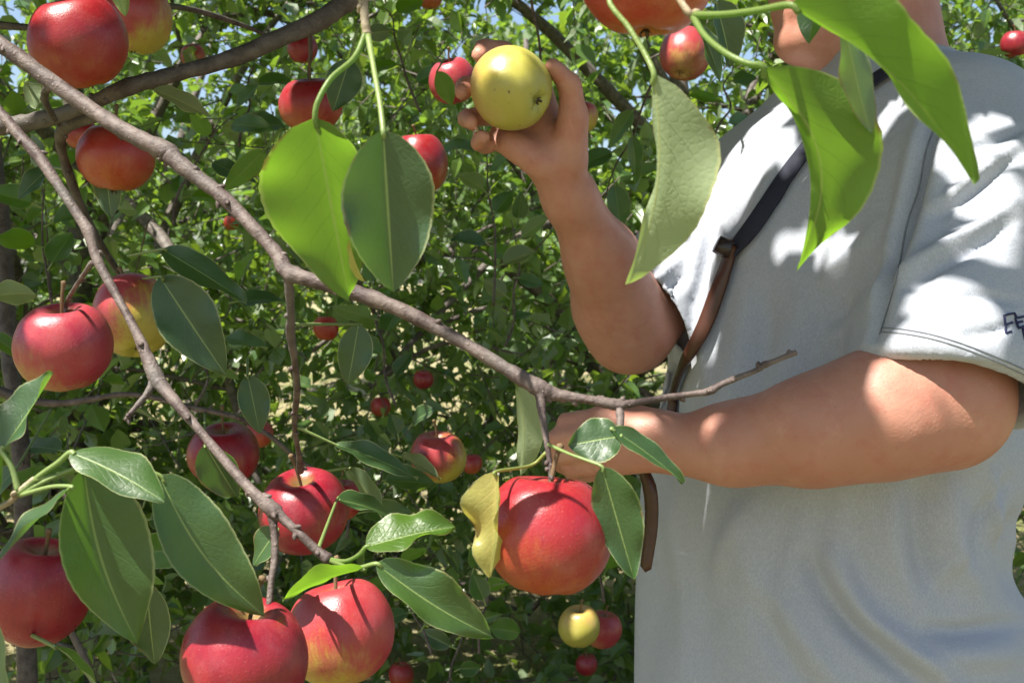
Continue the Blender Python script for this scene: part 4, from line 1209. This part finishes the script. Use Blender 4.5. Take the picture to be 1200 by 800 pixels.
shirt = link(bpy.data.objects.new('shirt', np_mesh('shirt', Vs - np.array(PB), Fs_, M['shirt'])), person, PB)
shirt['label'] = 'heather grey short-sleeved t-shirt'
bvh = BVHTree.FromPolygons([tuple(v) for v in Vs], [tuple(f) for f in Fs_])
del S


def on_shirt(x, y, lift=0.0):
    d = (P(x, y, 1.0) - CO).normalized()
    h = bvh.ray_cast(CO, d)
    if h[0] is None: return None
    return h[0] + h[1] * lift


def stroke(name, pts, r, mat, parent, lift=0.0, sub=6, seg=6, smooth=True):
    c = catmull(pts, sub) if smooth else np.array(pts)
    q = [on_shirt(*a, lift) for a in c]
    q = [p for p in q if p is not None]
    if len(q) < 2: return None
    V, F = tube(np.array([tuple(p) for p in q]) - np.array(PB), np.full(len(q), r), seg)
    return link(bpy.data.objects.new(name, np_mesh(name, V, F, M[mat])), parent, PB)


stroke('seam', [(1112, 100), (1098, 140), (1084, 180), (1076, 222), (1062, 265), (1050, 330), (1031, 392)], .0009, 'seam', shirt, .0003, 12)
stroke('hem_stitch', [(1034, 384), (1060, 386), (1100, 394), (1150, 411), (1203, 434)], .0007, 'seam', shirt, .0002, 12)
stroke('hem_stitch', [(1033, 389), (1060, 391), (1100, 399), (1150, 416), (1203, 440)], .0007, 'seam', shirt, .0002, 12)
# stitched letters at the sleeve, cut off by the edge of the picture
for pts in ([(1179, 391), (1176, 370), (1188, 367), (1191, 373)], [(1177, 381), (1186, 378)], [(1179, 391), (1185, 389)], [(1193, 384), (1189, 373), (1199, 371)], [(1191, 379), (1198, 377)], [(1193, 385), (1201, 382)], [(1201, 399), (1198, 386), (1208, 384)], [(1201, 399), (1210, 396)]):
    dense = []
    for a, b in zip(pts[:-1], pts[1:]):
        for t in np.linspace(0, 1, 5, endpoint=False): dense.append((a[0] + (b[0] - a[0]) * t, a[1] + (b[1] - a[1]) * t))
    dense.append(pts[-1])
    stroke('stitched_letter', dense, .0010, 'thread', shirt, .0008, smooth=False)

# collar rib, trousers, shoes, hair, eyes
cpts = []
for k in range(40):
    a = k / 40 * 2 * math.pi
    c = NB + [0, 0, .068] + u3 * math.cos(a) * .070 + v3 * math.sin(a) * .070 + np.array([0, 0, 1]) * (-.022 * math.sin(a))
    cpts.append(c)
cpts.append(cpts[0])
V, F = tube(np.array(cpts) - np.array(PB), np.full(41, .010), 8, caps=False, up=(0, 0, 1))
link(bpy.data.objects.new('collar', np_mesh('collar', V, F, M['shirt'])), shirt, PB)
T = Field((.02, .85, 0), (.75, 1.70, 1.02), .011)
for s in (-1, 1):
    hip = np.array([PX, PY, .90]) + u3 * .10 * s
    kn = np.array([PX, PY, .50]) + u3 * .12 * s + v3 * .03
    an = np.array([PX, PY, .08]) + u3 * .13 * s
    T.cap(hip, kn, .112, .082, .03); T.cap(kn, an, .082, .068, .03)
T.loft([(.78, PX, PY, .185, .16), (.90, PX, PY, .19, .165), (.98, PX, PY, .19, .165)], UU, VVd, .03)
Vt, Ft = T.mesh()
link(bpy.data.objects.new('trousers', np_mesh('trousers', relax(Vt, Ft, 2) - np.array(PB), Ft, M['denim'])), person, PB)
for s in (-1, 1):
    K = Field((.0, .85, -.03), (.8, 1.75, .2), .007)
    an = np.array([PX, PY, .05]) + u3 * .13 * s
    K.cap(an - v3 * .05, an + v3 * .17 - [0, 0, .012], .048, .038, .02); K.cap(an - v3 * .03, an - v3 * .03 + [0, 0, .06], .048, .05, .02)
    Vk, Fk = K.mesh(); Vk[:, 2] = np.maximum(Vk[:, 2], .004)
    link(bpy.data.objects.new('shoe', np_mesh('shoe', Vk - np.array(PB), Fk, M['shoe'])), person, PB)
Hh = Field(np.array(HD) - .18, np.array(HD) + .2, .006)
Hh.ell(hp(-.018, 0, .04), (hf, hs, hu), (.106, .085, .104), .01)
Hh.ell(hp(.085, 0, -.02), (hf, hs, hu), (.08, .12, .10), .015, cut=True)
Hh.ell(hp(.0, 0, -.10), (hf, hs, hu), (.2, .2, .085), .015, cut=True)
Vh, Fh = Hh.mesh()
link(bpy.data.objects.new('hair', np_mesh('hair', relax(Vh, Fh, 1) - np.array(PB), Fh, M['hair'])), person, PB)
for s in (-1, 1):
    K = Field(hp(.075, .032 * s, .012) - .03, hp(.075, .032 * s, .012) + .03, .003)
    K.ell(hp(.074, .032 * s, .012), (hf, hs, hu), (.012, .012, .012), 0)
    Vk, Fk = K.mesh()
    link(bpy.data.objects.new('eye', np_mesh('eye', Vk - np.array(PB), Fk, M['eye'])), person, PB)

# ------------------------------------------------------------------ strap over the chest
def ribbon(name, pts, widths, thick, mat, parent, base, lift=.004, sub=8, loose=None):
    """flat band lying on the shirt along photograph positions; loose: explicit points appended"""
    c = catmull(pts, sub)
    q, nn = [], []
    for a in c:
        d = (P(a[0], a[1], 1.0) - CO).normalized()
        h = bvh.ray_cast(CO, d)
        if h[0] is not None:
            q.append(np.array(h[0] + h[1] * lift)); nn.append(np.array(h[1]))
    for p in (loose or []):
        q.append(np.array(p)); nn.append(nn[-1] if nn else -np.array(CF))
    q = np.array(q)
    for _ in range(3): q[1:-1] = (q[:-2] + q[1:-1] * 2 + q[2:]) / 4
    w = np.interp(np.linspace(0, 1, len(q)), np.linspace(0, 1, len(widths)), widths)
    Tt = unit(np.gradient(q, axis=0)); nn = unit(np.array(nn)); sdn = unit(np.cross(Tt, nn)); nn = np.cross(sdn, Tt)
    V = []
    for i in range(len(q)):
        for a, b in ((-1, .3), (-.8, 1), (.8, 1), (1, .3), (.8, -1), (-.8, -1)):
            V.append(q[i] + sdn[i] * a * w[i] / 2 + nn[i] * b * thick / 2)
    n = len(q)
    i = np.arange(n - 1)[:, None] * 6; j = np.arange(6)[None]; k = (j + 1) % 6
    Q = np.stack([i + j, i + k, i + 6 + k, i + 6 + j], -1).reshape(-1, 4)
    Fc = [Q, np.array([[0, 1, 2], [0, 2, 3], [0, 3, 4], [0, 4, 5]]), np.array([[0, 2, 1], [0, 3, 2], [0, 4, 3], [0, 5, 4]]) + (n - 1) * 6]
    return link(bpy.data.objects.new(name, np_mesh(name, np.array(V) - np.array(base), Fc, M[mat])), parent, base)


SB = P(866, 292, 1.17)
strap = tag(empty('camera_strap', SB), 'black webbing strap with brown leather end slung across the grey shirt', 'strap')
ribbon('webbing', [(1078, 74), (1040, 92), (1000, 122), (960, 165), (925, 208), (895, 250), (866, 294)], [.021, .020, .019, .019], .003, 'webbing', strap, SB, .008)
ribbon('leather_tab', [(868, 286), (856, 318), (841, 352), (825, 390), (808, 430), (795, 465), (787, 495)], [.017, .019, .017, .014, .013], .006, 'leather', strap, SB, .009)
bq = on_shirt(862, 294, .010) or SB
V, F = tube([tuple(bq + camvec((-.012, .006, 0)) - SB), tuple(bq - SB), tuple(bq + camvec((.014, .006, 0)) - SB)], [.010, .012, .010], 10)
link(bpy.data.objects.new('buckle', np_mesh('buckle', V, F, M['buckle'])), strap, SB)
# the hanging end below the closed hand
c = catmull([tuple(P(752, 545, 1.09)), tuple(P(762, 575, 1.085)), tuple(P(763, 615, 1.085)), tuple(P(757, 664, 1.085))], 6)
V, F = tube(c - np.array(SB), np.interp(np.linspace(0, 1, len(c)), [0, .3, 1], [.010, .014, .011]), 10, .04, 4, flat=.45)
link(bpy.data.objects.new('leather_tab', np_mesh('leather_tab', V, F, M['leather'])), strap, SB)

# dark band that shows behind the elbow
QB = P(1215, 468, 1.16)
c = catmull([tuple(P(1150, 462, 1.09)), tuple(P(1185, 466, 1.10)), tuple(P(1230, 470, 1.13)), tuple(P(1290, 474, 1.22)), tuple(P(1310, 470, 1.36))], 6)
V, F = tube(c - np.array(QB), np.full(len(c), .014), 10, .02, 6, flat=.4, up=(0, 0, 1))
bag = tag(link(bpy.data.objects.new('bag_strap', np_mesh('bag_strap', V, F, M['webbing'])), None, QB), 'black bag strap showing behind the bent elbow under the sleeve', 'strap')

# ------------------------------------------------------------------ crown of that tree overhead, outside the picture: leaves added and cleared to shape the dappled light
LIT = [  # photograph x, y, distance, radius in metres: spots the sun reaches
    # far shoulder, chest edge and far sleeve
    (872, 172, 1.36, .030), (895, 152, 1.33, .030), (850, 205, 1.38, .028), (832, 245, 1.38, .022), (815, 290, 1.36, .026), (806, 325, 1.33, .020), (795, 360, 1.30, .016), (800, 420, 1.30, .014), (770, 335, 1.27, .020), (905, 185, 1.30, .008), (867, 220, 1.3, .008),
    # near shoulder and sleeve
    (1060, 128, 1.12, .012), (1075, 120, 1.12, .012), (1040, 138, 1.12, .010), (1025, 160, 1.12, .008), (1125, 175, 1.05, .016), (1135, 205, 1.05, .016), (1150, 235, 1.04, .020), (1160, 215, 1.04, .012), (1185, 140, 1.05, .012), (1195, 165, 1.05, .010), (1170, 300, 1.0, .014), (1155, 290, 1.0, .010),
    (1075, 355, .98, .022), (1100, 365, .98, .024), (1130, 350, .97, .022), (1155, 375, .96, .018), (1100, 395, .96, .022), (1140, 400, .96, .012), (1062, 385, .97, .014), (1085, 335, .98, .012),
    # near forearm and hand
    (1085, 430, .96, .014), (1110, 440, .96, .016), (1050, 440, .97, .008), (1010, 440, .97, .006), (1075, 485, .96, .018), (1110, 480, .96, .016), (1030, 490, .96, .006), (1040, 505, .96, .005), (842, 495, .99, .014), (740, 490, 1.03, .010), (690, 490, 1.04, .010), (770, 492, 1.03, .006),
    # flecks on the chest
    (980, 300, 1.12, .010), (960, 280, 1.12, .010), (1000, 285, 1.12, .010), (912, 297, 1.16, .008), (910, 290, 1.16, .007), (925, 405, 1.14, .009), (843, 400, 1.17, .007), (838, 410, 1.17, .006), (940, 190, 1.2, .008),
    (595, 58, 1.03, .028), (578, 75, 1.01, .018), (615, 65, 1.01, .012), (560, 60, 1.07, .006), (544, 103, 1.06, .006), (905, 30, 1.2, .015), (925, 30, 1.2, .02),
    (350, 240, .64, .085), (380, 180, .63, .05), (455, 240, .62, .06), (1050, 60, .48, .12), (1120, 100, .47, .07), (960, 160, .53, .09), (990, 230, .54, .05), (780, 240, .55, .07),
    (92, 5, .90, .025), (82, 375, .90, .03), (55, 385, .90, .012), (160, 335, 1.08, .03), (582, 610, .665, .016), (580, 590, .67, .014), (360, 560, .97, .02), (395, 690, .78, .04), (440, 700, .77, .03), (330, 712, .68, .02), (290, 715, .68, .012),
    (290, 255, .79, .05), (110, 125, .84, .02), (75, 100, .85, .02), (200, 185, .82, .02), (430, 350, .745, .03), (600, 435, .72, .010), (680, 466, .71, .012), (705, 470, .71, .012), (100, 260, .835, .06), (150, 370, .81, .06), (220, 490, .765, .04), (270, 545, .75, .04), (30, 160, .87, .025), (320, 620, .725, .04), (860, 445, .72, .03),
    (40, 480, .65, .03), (140, 530, .64, .06), (170, 640, .65, .03), (230, 620, .66, .06), (280, 690, .67, .03), (480, 612, .70, .05), (380, 675, .70, .05), (510, 700, .69, .05), (730, 590, .665, .015), (570, 590, .67, .014), (610, 500, .81, .012), (690, 515, .69, .008), (760, 530, .70, .03), (805, 50, 1.48, .03), (255, 515, 1.2, .03), (485, 165, 1.48, .03), (528, 75, 1.48, .03), (513, 512, 1.5, .03), (680, 715, 1.85, .03), (1030, 95, .52, .03),
]
rng = np.random.default_rng(77)
Sv = np.array(SUN)
crown_st, crown_di, crown_le = [], [], []
TOPZ = np.array(tk[-1])
bvh_b = BVHTree.FromPolygons([tuple(v) for v in Vb], [tuple(f) for f in Fb])


def lit_point(a, b, d):
    if d < .95 or (a < 680 and b < 140): return P(a, b, d)
    dr = (P(a, b, 1.0) - CO).normalized()
    hits = [h[0] for h in (bvh.ray_cast(CO, dr), bvh_b.ray_cast(CO, dr)) if h[0] is not None]
    return min(hits, key=lambda h: (h - CO).length) if hits else P(a, b, d)


LQ = np.array([lit_point(a, b, c) for a, b, c, _ in LIT]); LR = np.array([r for *_, r in LIT])


def ray_gap(pts):
    # how far each lit ray passes from the given points
    v = pts[None] - LQ[:, None]
    tt = np.maximum(np.einsum('lpk,k->lp', v, Sv), 0)
    return np.linalg.norm(v - tt[..., None] * Sv, axis=2).min(1)


for i in range(12):
    best = None
    for _ in range(60):
        a = -1.9 + i * .36 + rng.uniform(-.22, .22)
        rl = rng.uniform(1.4, 2.5)
        e = np.array([TOPZ[0] + math.cos(a) * rl, min(TOPZ[1] + math.sin(a) * rl * .75, 1.95), rng.uniform(2.2, 3.1)])
        m = (TOPZ + e) / 2 + [0, 0, rng.uniform(.2, .5)]
        lp = catmull([TOPZ, m, e], 12)
        cost = np.maximum(.012 + LR * .5 - ray_gap(catmull(lp, 3)), 0).sum()
        if best is None or cost < best[0]: best = (cost, lp)
    lp = best[1]
    limb3(lp[::3], np.linspace(.030, .004, len(lp[::3])), seed=400 + i)
    for q in lp[4::2]:
        c = 30
        d = unit(rng.normal(0, 1, (c, 3)) + [0, 0, .1])
        crown_st.append(q + rng.normal(0, .20, (c, 3)) * [1, 1, .5]); crown_di.append(d); crown_le.append(rng.uniform(.12, .4, c))
c = 4600  # extra unseen leaves added along the sun's path to shade the person
q = np.array([P(a, b, e) for a, b, e in zip(rng.uniform(560, 1330, c), rng.uniform(-60, 1000, c), rng.uniform(.75, 1.4, c))])
q = q + Sv * (rng.uniform(1.95, 2.75, c) - q[:, 2])[:, None] / Sv[2]
crown_st.append(q); crown_di.append(unit(rng.normal(0, 1, (c, 3)))); crown_le.append(rng.uniform(.1, .25, c))
c = 1500  # more unseen leaves added to shade the near branches and apples
q = np.array([P(a, b, e) for a, b, e in zip(rng.uniform(-60, 760, c), rng.uniform(-40, 860, c), rng.uniform(.62, 1.0, c))])
q = q + Sv * (rng.uniform(1.9, 2.7, c) - q[:, 2])[:, None] / Sv[2]
crown_st.append(q); crown_di.append(unit(rng.normal(0, 1, (c, 3)))); crown_le.append(rng.uniform(.1, .25, c))
cs, cd, cl = np.vstack(crown_st), np.vstack(crown_di), np.concatenate(crown_le)
pos, al, nr = twig_leaves(rng, cs, cd, cl, 6)
ok = np.ones(len(pos), bool)
ax, ay, adp = project(pos)
ok &= ~((adp > -.1) & (ay > -60) & (ax > -300) & (ax < 1500) & (ay < 1200))       # stays above the picture
ok &= pos[:, 2] > 1.75
au = unit(al) * .085
for q, r in zip(LQ, LR):
    for f in (.05, .5, .95):
        v = pos + au * f - q
        tt = v @ Sv
        dist = np.linalg.norm(v - tt[:, None] * Sv, axis=1)
        ok &= ~((tt > 0) & (dist < r + .019))
pos, al, nr = pos[ok], al[ok], nr[ok]
n = len(pos)
fol = link(bpy.data.objects.new('foliage', leaves_mesh('foliage', pos - TREE, leaf_frames(pos, al, nr), .085 * rng.uniform(.7, 1.25, n), rng.integers(0, len(SM_T), n), rng.random(n), M['leaf_far'])), tree, TREE)
tag(fol, kind='stuff')
